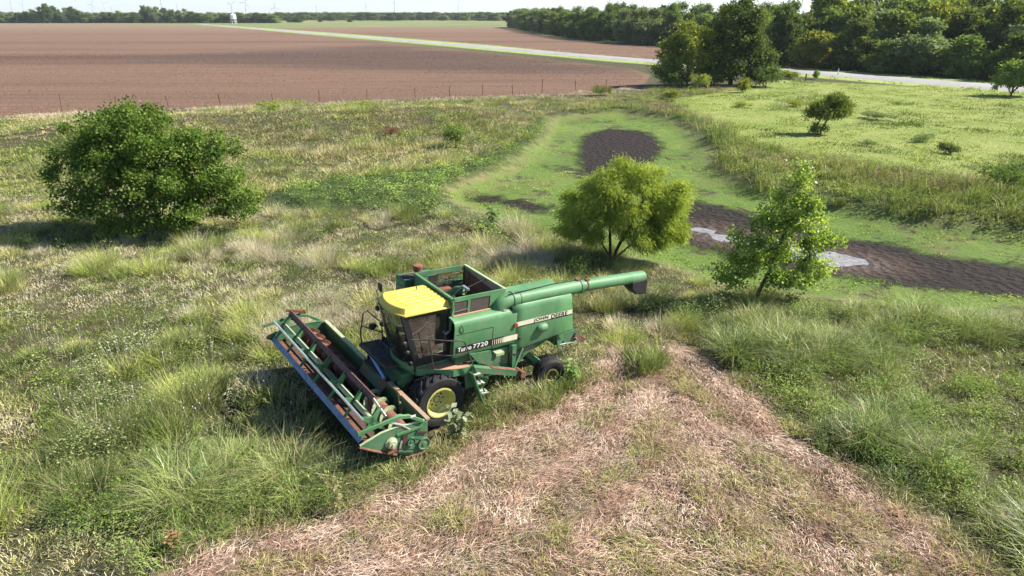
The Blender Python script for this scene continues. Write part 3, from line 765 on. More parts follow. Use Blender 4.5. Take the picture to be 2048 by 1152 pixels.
MB().tube([(-2.2, 1.2, 3.45), (-3.0, 1.14, 3.435), (-3.9, 1.06, 3.425), (-4.6, 1.1, 3.41), (-4.9, 1.12, 3.43)], 0.014, 6).build('hose', BLACK, ua)
MB().box((-4.75, 1.02, 3.39), (-4.95, 1.16, 3.44)).box((-5.08, 1.12, 3.36), (-5.2, 1.2, 3.41)).build('hinge_lug', RUST, ua, None)
sp = MB()
sec = [(-6.98, .95, 3.02), (-7.0, .95, 2.80), (-7.25, .95, 2.58), (-7.70, .95, 2.52), (-7.66, .95, 3.06)]
sp.prism([(a, c) for a, b, c in sec], 'y', 0.90, 1.30)
sp.build('spout_boot', RUBBER, ua, bevel=0.03)
MB().box((-2.12, 1.262, 3.03), (-2.02, 1.30, 3.06)).box((-2.11, 1.262, 2.94), (-2.09, 1.295, 3.06)).build('elbow_handle', GREEN_PALE, ua, None)

# --- cab
cab = empty('cab', (0, 0, 0), parent=combine)
YL, YR = 0.90, -0.40
def cs(s): return 1 - (2 * s - 1) ** 2
rows = []
K = 12
def shield(zlo, zhi, lo, hi, off=0.0, nz=6, name='windscreen', mat=GLASS_FRONT):
    m_ = MB(); vs_ = []
    for i in range(nz + 1):
        t = i / nz; z = zlo + (zhi - zlo) * t
        for j in range(K + 1):
            s_ = j / K; y = YL + (YR - YL) * s_
            x = lo + (hi - lo) * t + (0.20 + 0.02 * t) * cs(s_) + 0.05 * math.sin(math.pi * t) + off
            vs_.append((x, y, z))
    fs_ = [(i * (K + 1) + j, i * (K + 1) + j + 1, (i + 1) * (K + 1) + j + 1, (i + 1) * (K + 1) + j) for i in range(nz) for j in range(K)]
    return m_.add(vs_, fs_).build(name, mat, cab, 60)
shield(1.80, 3.27, 0.45, 0.86)
shield(1.48, 1.80, 0.38, 0.45, name='lower_apron', mat=GREEN)
fr = MB()
fr.add([(0.44, YL + .012, 1.74), (-0.85, YL + .012, 1.78), (-0.66, YL + .012, 3.29), (0.86, YL + .012, 3.29), (0.33, YL + .012, 1.95), (-0.50, YL + .012, 1.97), (-0.42, YL + .012, 3.16), (0.68, YL + .012, 3.16),
        (0.44, YL - .05, 1.74), (-0.85, YL - .05, 1.78), (-0.66, YL - .05, 3.29), (0.86, YL - .05, 3.29), (0.33, YL - .05, 1.95), (-0.50, YL - .05, 1.97), (-0.42, YL - .05, 3.16), (0.68, YL - .05, 3.16)],
       [(0, 4, 7, 3), (3, 7, 6, 2), (2, 6, 5, 1), (1, 5, 4, 0), (8, 11, 15, 12), (11, 10, 14, 15), (10, 9, 13, 14), (9, 8, 12, 13), (4, 12, 15, 7), (7, 15, 14, 6), (6, 14, 13, 5), (5, 13, 12, 4), (0, 3, 11, 8), (3, 2, 10, 11), (2, 1, 9, 10), (1, 0, 8, 9)])
fr.build('door_frame', BLACK, cab, None)
MB().add([(0.33, YL - .02, 1.95), (-0.50, YL - .02, 1.97), (-0.42, YL - .02, 3.16), (0.68, YL - .02, 3.16)], [(0, 1, 2, 3)]).build('door_glass', GLASS, cab, None)
MB().box((-.60, YL - .05, 1.50), (.40, YL + .010, 1.745)).build('cab_sill', GREEN, cab, None)
MB().add([(0.50, YR, 1.98), (-0.60, YR, 1.86), (-0.62, YR, 3.29), (0.86, YR, 3.29)], [(0, 1, 2, 3)]).build('side_window', GLASS, cab, None)
MB().bar((0.49, YR, 1.9), (0.87, YR, 3.29), 0.09, 0.06).bar((-.58, YR, 1.9), (-.60, YR, 3.29), 0.09, 0.06).bar((-.6, YR, 1.95), (.5, YR, 1.95), .05, .12).build('right_frame', GREEN, cab)
MB().bar((0.44, YL + .02, 1.75), (0.885, YL + .02, 3.29), 0.10, 0.05).build('corner_post', BLACK, cab)
MB().box((-.58, YR, 1.50), (.45, YL - .06, 1.62)).build('cab_floor', DARKRUST, cab, None)
MB().box((-.58, YR + .03, 1.62), (-.63, YL - .06, 3.28)).build('rear_wall', BLACK, cab, None)
MB().box((-.50, -.02, 2.0), (.0, .55, 2.18)).build('seat', plain('worn_seat_cloth', (0.19, 0.17, 0.14), 0.9), cab, None, bevel=0.05)
MB().prism([(-.48, 2.15), (-.3, 2.15), (-.42, 2.85), (-.56, 2.85)], 'y', 0.02, 0.5).build('seat_back', MATS['worn_seat_cloth'], cab, bevel=0.05)
MB().box((-.4, .06, 1.62), (-.05, .46, 2.0)).build('seat_base', IRON, cab, None)
MB().bar((.42, .25, 1.62), (.25, .25, 2.35), 0.07, 0.07).build('steering_column', BLACK, cab)
sw = [(.25 + .07 * math.cos(t), .25 + .19 * math.sin(t), 2.36 + .18 * math.cos(t) * .9) for t in np.linspace(0, 2 * math.pi, 20)]
MB().tube(sw, 0.014, 6, False).build('steering_wheel', BLACK, cab)
MB().box((-.3, -.38, 1.62), (.35, -.12, 2.35)).build('console', BLACK, cab, None, bevel=0.03)
MB().lathe([(0, .10), (.11, .06), (.15, 0), (.11, -.1), (0, -.16)], (-.18, .52, 2.72), 'z', 12).build('hanging_bag', plain('white_bag', (.62, .60, .56), .8), cab)
MB().tube([(-.2, .86, 2.1), (-.1, .86, 2.45), (-.05, .86, 2.6)], 0.012, 6).build('inner_handle', BLACK, cab)
MB().bar((-.42, YL + .03, 2.52), (-.54, YL + .05, 2.60), 0.05, 0.04).build('door_handle', STEEL, cab)
# roof: crowned yellow moulding with a lip and raised ribs
def roof_outline(off, xr, n=14):
    pts_ = [(xr, YL + .04 + off), (0.80 + off * .6, YL + .04 + off)]
    for j in range(1, n):
        s_ = j / n; y = (YL + .04 + off) + (YR - .04 - off - (YL + .04 + off)) * s_
        pts_.append((0.82 + off * .6 + 0.19 * cs(s_), y))
    pts_ += [(0.80 + off * .6, YR - .04 - off), (xr, YR - .04 - off)]
    return pts_
o1 = roof_outline(0.03, -.56); o2 = roof_outline(0.03, -.56); o3 = roof_outline(-0.01, -.54); o4 = roof_outline(-0.10, -.52)
rf_ = MB(); n = len(o1)
for ring, z in ((o1, 3.27), (o2, 3.31), (o3, 3.325), (o4, 3.46)):
    rf_.v += [(x, y, z - 0.03 * max(0, (x - .4)) ) for x, y in ring]
for k in range(3):
    for i in range(n):
        j = (i + 1) % n
        rf_.f.append((k * n + i, k * n + j, (k + 1) * n + j, (k + 1) * n + i))
rf_.f.append(tuple(range(n - 1, -1, -1))); rf_.f.append(tuple(3 * n + i for i in range(n)))
rf_.build('cab_roof', YELLOW, cab, 30, bevel=0.012)
for k in range(6):
    y = -0.20 + k * 0.18
    xe = 0.58 + 0.15 * cs((YL - y) / (YL - YR))
    zz = lambda x, h: 3.458 - 0.03 * max(0, x - .4) + h
    vs_ = []
    for x, h in ((-.50, 0), (-.44, .014), (.40, .014), (xe - .10, .014), (xe, 0)):
        vs_ += [(x, y - .06, zz(x, -.004)), (x, y - .04, zz(x, h)), (x, y + .04, zz(x, h)), (x, y + .06, zz(x, -.004))]
    MB().add(vs_, [(4 * q + a, 4 * q + a + 1, 4 * q + a + 5, 4 * q + a + 4) for q in range(4) for a in range(3)] + [(0, 1, 2, 3), (16, 17, 18, 19)]).build('roof_rib', YELLOW, cab, None)
MB().bar((-.1, -.1, 3.47), (-.1, -.1, 3.56), 0.02, 0.02).build('aerial_stub', RUST, cab)
for k, (x, z) in enumerate(((0.74, 2.52), (0.64, 2.24), (0.53, 1.90))):
    MB().lathe([(0.0, 0.10), (0.055, 0.09), (0.075, 0.05), (0.06, -0.02), (0.02, -0.06)], (x + .02, YL + .02, z), 'x', 14).build('work_light', BLACK, cab)
for k, (x, z) in enumerate(((0.80, 2.95), (0.66, 2.45))):
    MB().lathe([(0.0, 0.10), (0.055, 0.09), (0.075, 0.05), (0.06, -0.02), (0.02, -0.06)], (x, YR - .08, z), 'x', 14).build('work_light', BLACK, cab)
MB().box((0.50, .33, 1.70), (0.615, .42, 1.76)).build('badge', BLACK, cab, None)
MB().tube([(.85, YR - .05, 3.28), (.75, -.72, 3.34), (.62, -.85, 3.36)], 0.014, 6).tube([(.85, YR - .05, 2.9), (.75, -.74, 3.2), (.62, -.85, 3.3)], 0.014, 6).build('mirror_bracket', IRON, cab)
MB().box((.54, -1.0, 3.24), (.59, -.80, 3.46)).build('mirror', BLACK, cab, None, bevel=0.015)

# --- operator platform, rails and ladder
deck_pts = [(0.38, 0.915), (-0.43, 1.42), (-1.04, 1.46), (-1.18, 0.97), (-0.95, 0.915)]
deck = MB().prism(deck_pts, 'z', 1.63, 1.682).build('operator_platform', RUST_DECK, combine)
fa = MB()
for a, b in zip(deck_pts[:3], deck_pts[1:4]):
    fa.bar((*a, 1.585), (*b, 1.585), 0.03, 0.20)
fa.build('fascia', GREEN, deck)
MB().box((-.86, 1.12, 1.683), (-.96, 1.24, 1.73)).build('pedal', DARKRUST, deck, None)
rail = [(0.62, 0.96, 2.60), (0.2, 1.14, 2.60), (-0.28, 1.50, 2.61), (-0.52, 1.55, 2.60), (-0.64, 1.56, 2.52), (-0.93, 1.57, 1.80), (-1.50, 1.60, 0.60)]
MB().tube(rail, 0.021, 8).build('handrail', IRON, deck)
MB().tube([(0.5, 0.96, 2.18), (-0.3, 1.46, 2.16), (-0.78, 1.56, 2.15)], 0.016, 8).build('handrail', IRON, deck)
MB().tube([(0.0, 1.14, 1.67), (0.20, 1.14, 2.60)], 0.017, 8).build('rail_post', IRON, deck)
MB().tube([(-0.72, 1.30, 2.33), (-0.88, 1.34, 2.20), (-1.42, 1.42, 0.75)], 0.019, 8).build('handrail', IRON, deck)
for s_, (yy) in enumerate((1.30, 1.66)):
    if s_ == 0:
        MB().bar((-0.98, 1.28, 1.66), (-1.42, 1.28, 0.55), 0.03, 0.18, (0, 1, 0)).build('ladder_stringer', GREEN_OLD, deck)
    else:
        MB().bar((-0.84, 1.68, 1.62), (-1.26, 1.68, 0.60), 0.03, 0.20, (0, 1, 0)).build('ladder_stringer', GREEN, deck)
for x, z in ((-1.04, 1.50), (-1.20, 1.18), (-1.36, 0.84)):
    st = MB().box((x + .10, 1.30, z - .025), (x - .14, 1.66, z)).build('ladder_step', GREEN, deck, None)
    for k in range(5):
        MB().bar((x + .08, 1.34 + k * .065, z + .004), (x - .12, 1.37 + k * .065, z + .004), 0.028, 0.01).build('tread_bar', WHITEDECAL, st, None)
# right-hand catwalk of open grating in front of the windscreen
gr_ = MB()
for k in range(12):
    x = 0.50 + k * 0.05; gr_.bar((x, -1.05, 1.66), (x, .45, 1.66), 0.014, 0.03)
for k in range(24):
    y = -1.05 + k * 0.065; gr_.bar((.5, y, 1.655), (1.05, y, 1.655), 0.012, 0.025)
gr_.bar((.48, -1.07, 1.65), (1.08, -1.07, 1.65), .04, .06).bar((1.08, -1.07, 1.65), (1.08, .47, 1.65), .04, .06).bar((.48, -1.07, 1.65), (.48, .47, 1.65), .04, .06)
catwalk = tag(gr_.build('catwalk_grating', IRON, combine, None), kind='stuff')
MB().tube([(1.05, -1.0, 1.66), (1.08, -1.0, 2.1), (1.0, -1.0, 2.62), (.9, -1.0, 2.68), (.45, -1.0, 2.22), (.40, -1.0, 1.66)], 0.02, 8).tube([(1.06, -1.0, 2.25), (.44, -1.0, 1.92)], 0.016, 6).build('catwalk_rail', BLACK, combine)
MB().lathe([(0.0, 0.12), (0.09, 0.10), (0.10, 0.0), (0.05, -0.08)], (.72, -.95, 2.2), 'x', 12).build('work_light', BLACK, combine)

# --- wheels
def make_wheel(R, W, rimr, lugs, ribs, inner_face=-1, rimmat=RIM_Y):
    """axis along Y, outer face at y=0, body towards -y"""
    t = MB()
    prof = [(rimr - .01, -0.05), (rimr + .03, -0.01), (rimr + (R - rimr) * .45, 0.03), (rimr + (R - rimr) * .8, 0.015), (R - .035, -0.05), (R - .02, -0.12)]
    prof += [(R, -W * .35), (R, -W * .65), (R - .02, -W + .12), (R - .035, -W + .05), (rimr + (R - rimr) * .8, -W - .015), (rimr + (R - rimr) * .45, -W - .03), (rimr + .03, -W + .01), (rimr - .01, -W + .05)]
    if ribs:
        prof = prof[:5] + [(R - .03, -.06), (R, -.08), (R, -W * .3), (R - .03, -W * .32), (R - .03, -W * .36), (R, -W * .38), (R, -W * .62), (R - .03, -W * .64), (R - .03, -W * .68), (R, -W * .70), (R, -W + .08), (R - .03, -W + .06)] + prof[-5:]
    t.lathe(prof, (0, 0, 0), 'y', 40, True)
    if lugs:
        for k in range(lugs):
            for side in (0, 1):
                a0 = 2 * math.pi * (k + 0.5 * side) / lugs
                y0 = -0.02 if side == 0 else -W + .02; y1 = -W * .53 if side == 0 else -W * .47
                vs_ = []
                for yy, aa, rr in ((y0, a0, R - .07), (y0 * .9 + y1 * .1, a0 + .02, R - .02), (y1, a0 + .30, R)):
                    for da in (-.045, .045):
                        for dr in (-.03, .045):
                            vs_.append(((rr + dr) * math.cos(aa + da), yy, (rr + dr) * math.sin(aa + da)))
                t.add(vs_, [(0, 1, 3, 2), (8, 10, 11, 9)] + [(4 * q + a, 4 * q + b, 4 * q + 4 + b, 4 * q + 4 + a) for q in (0, 1) for a, b in ((0, 1), (1, 3), (3, 2), (2, 0))])
    tyre = t.mesh('tyre', 40)
    d = min(0.26, W * .45)
    r = MB().lathe([(rimr + .005, -0.02), (rimr + .012, 0.01), (rimr - .03, 0.012), (rimr - .045, -0.05), (rimr - .055, -0.10), (rimr - .085, -0.13), (rimr - .09, -d + .03), (rimr - .12, -d), (rimr * .38, -d + .01), (rimr * .36, -d + .03), (0.0, -d + .03)], (0, 0, 0), 'y', 40)
    rim = r.mesh('rim', 30)
    h = MB()
    for k in range(8):
        a = 2 * math.pi * k / 8
        h.tube([(rimr * .44 * math.cos(a), -d, rimr * .44 * math.sin(a)), (rimr * .44 * math.cos(a), -d + .035, rimr * .44 * math.sin(a))], 0.024, 6)
    h.lathe([(rimr * .20, 0.032), (rimr * .24, 0.034), (rimr * .25, 0.0)], (0, -d + .01, 0), 'y', 18)
    hub = h.mesh('hub_bolts', 30)
    return tyre, rim, hub, rimmat
def place_wheel(parts, loc, rotz=0.0, steer=0.0):
    tyre, rim, hub, rm = parts
    w = empty('wheel', loc, (0, 0, rotz), parent=combine)
    mesh_obj('tyre', tyre, RUBBER, w); mesh_obj('rim', rim, rm, w); mesh_obj('hub_bolts', hub, DARKRUST, w)
    return w
big = make_wheel(0.76, 0.58, 0.43, 20, False)
small = make_wheel(0.50, 0.36, 0.21, 0, True, rimmat=paint('grimy_yellow_rim', (0.13, 0.12, 0.035), (0.20, 0.17, 0.06), 0.5, 0.6))
place_wheel(big, (-.08, 1.46, 0.80)); place_wheel(big, (-.08, -1.46, 0.80), math.pi)
place_wheel(small, (-3.87, 1.50, 0.66), rad(-6)); place_wheel(small, (-3.87, -1.46, 0.66), math.pi)
MB().tube([(-.08, -1.12, .80), (-.08, 1.12, .80)], 0.13, 12).box((.22, -.85, .6), (-.3, -.55, 1.4)).box((.22, .55, .6), (-.3, .85, 1.4)).build('front_axle', GREEN_DARK, combine)
MB().bar((-3.75, -1.3, .84), (-3.75, 1.2, .80), 0.16, 0.2).bar((-3.3, .35, 1.35), (-3.75, .35, .85), .12, .2).bar((-3.3, -.35, 1.35), (-3.75, -.35, .85), .12, .2).bar((-3.35, .9, 1.25), (-3.85, 1.2, .78), .1, .16).build('rear_axle', GREEN_OLD, combine)
MB().tube([(-3.0, -.3, .72), (-3.0, 1.25, .78)], 0.10, 12).build('rear_axle_tube', RUST_RED, combine)
MB().box((-.4, -.95, 1.0), (-2.2, .95, 1.32)).build('underframe', DARKRUST, combine, None)

# --- feeder house
feeder = MB().prism([(0.95, .42), (0.95, 1.02), (.55, 1.30), (-.1, 1.55), (-.3, 1.2), (.2, .75)], 'y', -1.0, .42).build('feeder_house', GREEN_OLD, combine, bevel=0.02)
MB().add([(.96, -1.0, 1.075), (.52, -1.0, 1.355), (.52, -.3, 1.355), (.96, -.3, 1.075)], [(0, 1, 2, 3)]).build('rusty_sheet', DARKRUST, feeder, None)
MB().tube([(.9, .45, .9), (.7, .55, 1.35), (.55, .5, 1.55), (.4, .2, 1.6)], 0.02, 6).tube([(.85, .5, .8), (.65, .7, 1.2), (.4, .72, 1.5)], 0.018, 6).tube([(.75, .46, .7), (.8, .62, 1.1), (.6, .62, 1.42), (.45, .4, 1.52)], 0.016, 6).build('hoses', BLACK, feeder)
MB().lathe([(0, .06), (.12, .05), (.15, 0), (.15, -.05)], (.62, .62, 1.18), 'y', 16).build('drive_pulley', GREEN, feeder)
MB().bar((.95, .75, .75), (.2, .72, 1.42), .05, .07).build('lift_strut', IRON, feeder)
MB().box((.75, .3, 1.2), (.35, .75, 1.5)).build('valve_block', GREEN_DARK, feeder, None, bevel=.03)

# --- header (cutting platform), resting on its heel with the knife tipped up
header = empty('header', (0, 0, 0), parent=combine)
HL, HR = 2.43, -3.93
XB = 0.92
bk = MB().box((XB - .03, .35, .16), (XB, HL - .02, 1.12)).build('back_sheet', GREEN_OLD, header, None)
MB().box((XB - .03, HR + .02, .16), (XB, -1.05, 1.12)).build('back_sheet', GREEN_OLD, header, None)
MB().add([(XB + .01, .36, 1.10), (XB + .01, -1.06, 1.10), (XB + .20, -1.02, .86), (XB + .20, .32, .86)], [(0, 1, 2, 3)]).add([(XB - .02, .36, 1.10), (XB - .02, -1.06, 1.10), (XB + .17, -1.02, .85), (XB + .17, .32, .85)], [(3, 2, 1, 0)]).build('centre_sheet', paint('flaking_green_paint', (0.04, 0.15, 0.075), (0.06, 0.2, 0.1), 0.85, 0.6), header, None)
MB().box((XB - .09, .36, 1.11), (XB + .025, HL - .02, 1.165)).build('top_beam', paint('rust_streaked_beam', (0.30, 0.24, 0.16), (0.33, 0.17, 0.11), 0.4, 0.7), header, None)
MB().box((XB - .09, HR + .02, 1.11), (XB + .025, -1.06, 1.165)).build('top_beam', GREEN_PALE, header, None)
MB().box((XB - .12, -1.06, 1.06), (XB + .0, .36, 1.14)).build('top_beam', DARKRUST, header, None)
MB().strip([(XB, .20), (1.15, .30), (1.45, .38), (1.75, .46), (2.0, .62), (2.30, .78)], 'y', HR + .03, HL - .03, 0.02).build('header_floor', DARKRUST, header)
def end_sheet(y, sgn):
    m_ = MB()
    out = [(2.68, .97), (2.17, 1.14), (1.80, 1.18), (1.45, 1.15), (1.15, 1.14), (.90, 1.08), (.88, .17), (1.37, .27), (1.92, .53), (2.38, .77)]
    m_.prism(out, 'y', y - .03, y)
    e_ = m_.build('end_sheet', GREEN_OLD, header)
    edge = [(a, y - .015, b + .012) for a, b in [(2.70, .97), (2.17, 1.145), (1.80, 1.185), (1.45, 1.16), (1.0, 1.14)]]
    MB().tube(edge, 0.028, 8).build('edge_rail', GREEN_PALE if sgn > 0 else GREEN_OLD, header)
    MB().tube([(2.72, y, .95), (2.36, y + .02 * sgn, .74), (1.92, y + .02 * sgn, .50), (1.75, y + .02 * sgn, .42)], 0.03, 6).build('divider_skid', RUST_RED, header)
    return e_
end_sheet(HL, 1); end_sheet(HR + .03, -1)
MB().box((1.5, HL + .01, .26), (.95, HL + .06, .21)).build('divider_skid', RUST_RED, header, None)
# drives on the near end sheet
g_ = MB().lathe([(0.0, .16), (.04, .16), (.045, .12), (.10, .12), (.12, .09), (.13, .03), (.16, .02), (.16, 0)], (1.90, HL + .005, .80), 'y', 18)
g_.build('knife_gearbox', GREEN_PALE, header)
MB().box((2.02, HL + .005, .56), (1.78, HL + .09, .66)).build('gearbox_foot', RUST_RED, header, None)
for x, z, r in ((1.36, .68, .11), (1.00, .50, .165)):
    MB().lathe([(0.0, .05), (r * .25, .055), (r * .3, .035), (r * .8, .03), (r * .85, .05), (r, .05), (r, 0)], (x, HL + .01, z), 'y', 24).build('pulley', GREEN_OLD, header)
MB().bar((1.02, HL + .05, .33), (1.9, HL + .05, .66), .02, .015).bar((1.10, HL + .05, .64), (1.40, HL + .05, .80), .02, .015).build('drive_belt', BLACK, header)
MB().box((1.60, HL + .003, .62), (1.46, HL + .03, .98)).build('rusty_plate', DARKRUST, header, None)
MB().bar((1.68, HL + .02, .50), (1.62, HL + .02, .78), .02, .05).build('idler_arm', STEEL, header)
MB().bar((1.75, HL + .02, .98), (1.05, HL + .02, 1.02), .03, .06).build('stiffener', GREEN, header)
MB().bar((1.22, HL + .02, .90), (.92, HL + .02, .80), .03, .05).build('stiffener', DARKRUST, header)
# cross auger
AX, AZ = 1.40, .76
MB().tube([(AX, HR + .04, AZ), (AX, -1.2, AZ)], 0.19, 18).build('cross_auger_tube', RUST_RED, header)
MB().tube([(AX, -1.2, AZ), (AX, .5, AZ)], 0.188, 18).build('cross_auger_tube', DARKRUST, header)
MB().tube([(AX, .5, AZ), (AX, HL - .04, AZ)], 0.19, 18).build('cross_auger_tube', RUST_RED, header)
def flight(y0, y1, pitch, hand, r0, r1, mat, skip=None):
    n_ = int(abs(y1 - y0) / pitch * 20); vs_ = []; fs_ = []
    for i in range(n_ + 1):
        y = y0 + (y1 - y0) * i / n_; a = hand * 2 * math.pi * (y - y0) / pitch
        for r in (r0, r1):
            for dy in (-.006, .006): vs_.append((AX + r * math.cos(a), y + dy, AZ + r * math.sin(a)))
    for i in range(n_):
        b = i * 4; c = b + 4
        if skip and skip(i / n_): continue
        fs_ += [(b, b + 2, c + 2, c), (b + 1, c + 1, c + 3, b + 3), (b + 2, b + 3, c + 3, c + 2)]
    MB().add(vs_, fs_).build('auger_flight', mat, header, 40)
flight(HR + .08, -1.0, .42, 1, .18, .30, RUST)
flight(HL - .08, .25, .46, -1, .18, .30, GREEN_PALE)
for k in range(9):
    a = k * 2.4; y = -.95 + k * .14
    MB().tube([(AX + .15 * math.cos(a), y, AZ + .15 * math.sin(a)), (AX + .33 * math.cos(a), y, AZ + .33 * math.sin(a))], 0.012, 6).build('auger_finger', RUST, header)
# knife with guards
MB().box((2.28, HR + .04, .765), (2.38, HL - .04, .785)).build('cutter_bar', RUST, header, None)
kg = MB()
for k in range(82):
    y = HR + .08 + k * .0765
    kg.add([(2.32, y - .02, .77), (2.32, y + .02, .77), (2.32, y, .81), (2.46, y, .80)], [(0, 1, 3), (1, 2, 3), (2, 0, 3), (0, 2, 1)])
tag(kg.build('knife_guards', RUST_RED, header, None), kind='stuff')
# reel
RX, RZ = 2.23, 1.33
for k, (a, b) in enumerate(zip(np.linspace(-3.72, 2.1, 7)[:-1], np.linspace(-3.72, 2.1, 7)[1:])):
    MB().tube([(RX, a + .02, RZ), (RX, b - .02, RZ)], 0.068, 12).build('reel_tube', GREEN_DARK if k == 3 else GREEN_PALE, header)
BATS = [((2.03, 1.67), GREEN_DARK), ((2.52, 1.50), STEEL), ((2.56, .92), GALV), ((1.95, 1.02), DARKRUST)]
def bat(p, mat, name, w=0.15, t=0.02, y0=-3.80, y1=2.18):
    n2 = Vector((p[0] - RX, p[1] - RZ)).normalized(); d = Vector((-n2.y, n2.x))
    out = []
    for u, v in ((-w / 2, 0), (-w / 2 + .01, -.03), (-w / 2 + .03, 0), (w / 2 - .03, 0), (w / 2 - .01, -.03), (w / 2, 0), (w / 2, t), (-w / 2, t)):
        q = Vector(p) + n2 * u + d * v; out.append((q.x, q.y))
    return MB().prism(out, 'y', y0, y1).build(name, mat, header)
RB = plain('dark_brown_rust', (0.105, 0.052, 0.04), 0.6, 0.0, 0.35, 4, 0.3)
bat((2.03, 1.67), RB, 'reel_bat', 0.18, 0.02, -3.85, 1.72)
MB().bar((2.03, 1.72, 1.675), (1.93, 2.2, 1.40), .02, .10).build('reel_bat', STEEL, header)
bat((2.52, 1.50), STEEL, 'reel_bat', 0.06)
bat((2.56, .93), plain('dull_blue_steel', (0.12, 0.17, 0.25), 0.45, 0.3, 0.35, 6), 'reel_bat', 0.15)
bat((1.95, 1.02), DARKRUST, 'reel_bat', 0.12)
for y in np.linspace(-3.72, 2.1, 7):
    for (bx_, bz_), _ in BATS:
        d = Vector((bx_ - RX, bz_ - RZ)); n2 = Vector((-d.y, d.x)).normalized()
        c0 = Vector((RX, RZ)); e0 = Vector((bx_, bz_)) - d.normalized() * .01
        w0 = .10 if bz_ > 1.2 else .05
        q = [c0 + n2 * w0, e0 + n2 * .035, e0 - n2 * .035, c0 - n2 * w0]
        MB().prism([(p.x, p.y) for p in q], 'y', y - .012, y + .012).build('reel_spider_arm', GREEN, header, None)
for y, m_ in ((HL + .02, GREEN), (HR - .02, GREEN_OLD)):
    arm = [(2.78, 1.33), (2.42, 1.39), (1.97, 1.45), (1.73, 1.48), (1.45, 1.42), (1.05, 1.16)]
    for k, (a, b) in enumerate(zip(arm[:-1], arm[1:])):
        pass
    up = [(a, b + .05) for a, b in arm]; lo = [(a, b - .05) for a, b in arm][::-1]
    MB().prism(up + lo, 'y', y - .03, y + .03).build('reel_lift_arm', m_, header, bevel=.01)
    MB().tube([(1.85, y - .02, 1.38), (1.35, y - .02, .98)], 0.022, 8).tube([(2.0, y - .02, 1.42), (1.6, y - .02, 1.2)], 0.032, 8).build('reel_lift_cylinder', STEEL if y > 0 else IRON, header)
MB().box((1.42, HL + .051, 1.38), (1.28, HL + .056, 1.44)).build('maker_plate', WHITEDECAL, header, None)
MB().tube([(1.60, HR, 1.55), (1.60, HR - .08, 1.55)], .10, 14).bar((1.62, HR + .02, 1.6), (2.1, HR + .02, 1.72), .05, .08).build('reel_drive', RUST, header)
MB().tube([(2.6, HR, 1.0), (2.75, HR - .3, 1.0), (2.7, HR - .35, 1.4), (2.62, HR - .3, 1.6)], .01, 5).build('bent_rod', RUST, header)

# pale blue pipes lying across the feeder house, top-level things resting on the header
def on_combine(x, y, z): return combine.matrix_basis @ Vector((x, y, z))
bpy.context.view_layer.update()
CM = Matrix.Translation(combine.location) @ combine.rotation_euler.to_matrix().to_4x4()
def lying_pipe(p, q, r, label):
    a, b = CM @ Vector(p), CM @ Vector(q)
    m_ = MB().tube([a, b], r, 14, False).tube([b, a], r * .82, 14, False)
    o_ = m_.build('plastic_pipe', PIPE, None)
    tag(o_, label, 'pipe', 'pale blue pipes on the feeder house')
lying_pipe((.72, -1.30, 1.30), (.985, .27, 1.22), .045, 'long pale blue plastic pipe lying across the feeder house behind the header')
lying_pipe((.72, -.80, 1.31), (.76, -.32, 1.31), .055, 'short pale blue pipe offcut beside the long blue pipe on the feeder house')

# ------------------------------------------------------------------ trees
def unit(v): return v / np.maximum(1e-9, np.linalg.norm(v, axis=-1, keepdims=True))

def leaf_quads(pos, d, nrm, L, W, vals, name):
    side = unit(np.cross(d, nrm)); n = len(pos)
    L = np.asarray(L).reshape(-1, 1); W = np.asarray(W).reshape(-1, 1)
    droop = nrm * (-0.12 * L)
    v = np.stack([pos, pos + d * L * .45 + side * W * .5, pos + d * L + droop, pos + d * L * .45 - side * W * .5], 1).reshape(-1, 3)
    f = np.arange(n * 4).reshape(-1, 4)
    me = np_mesh(name, v, f, False)
    a = me.attributes.new('v', 'FLOAT', 'POINT'); a.data.foreach_set('value', np.repeat(np.clip(vals, 0, 1), 4).astype(np.float32))
    return me

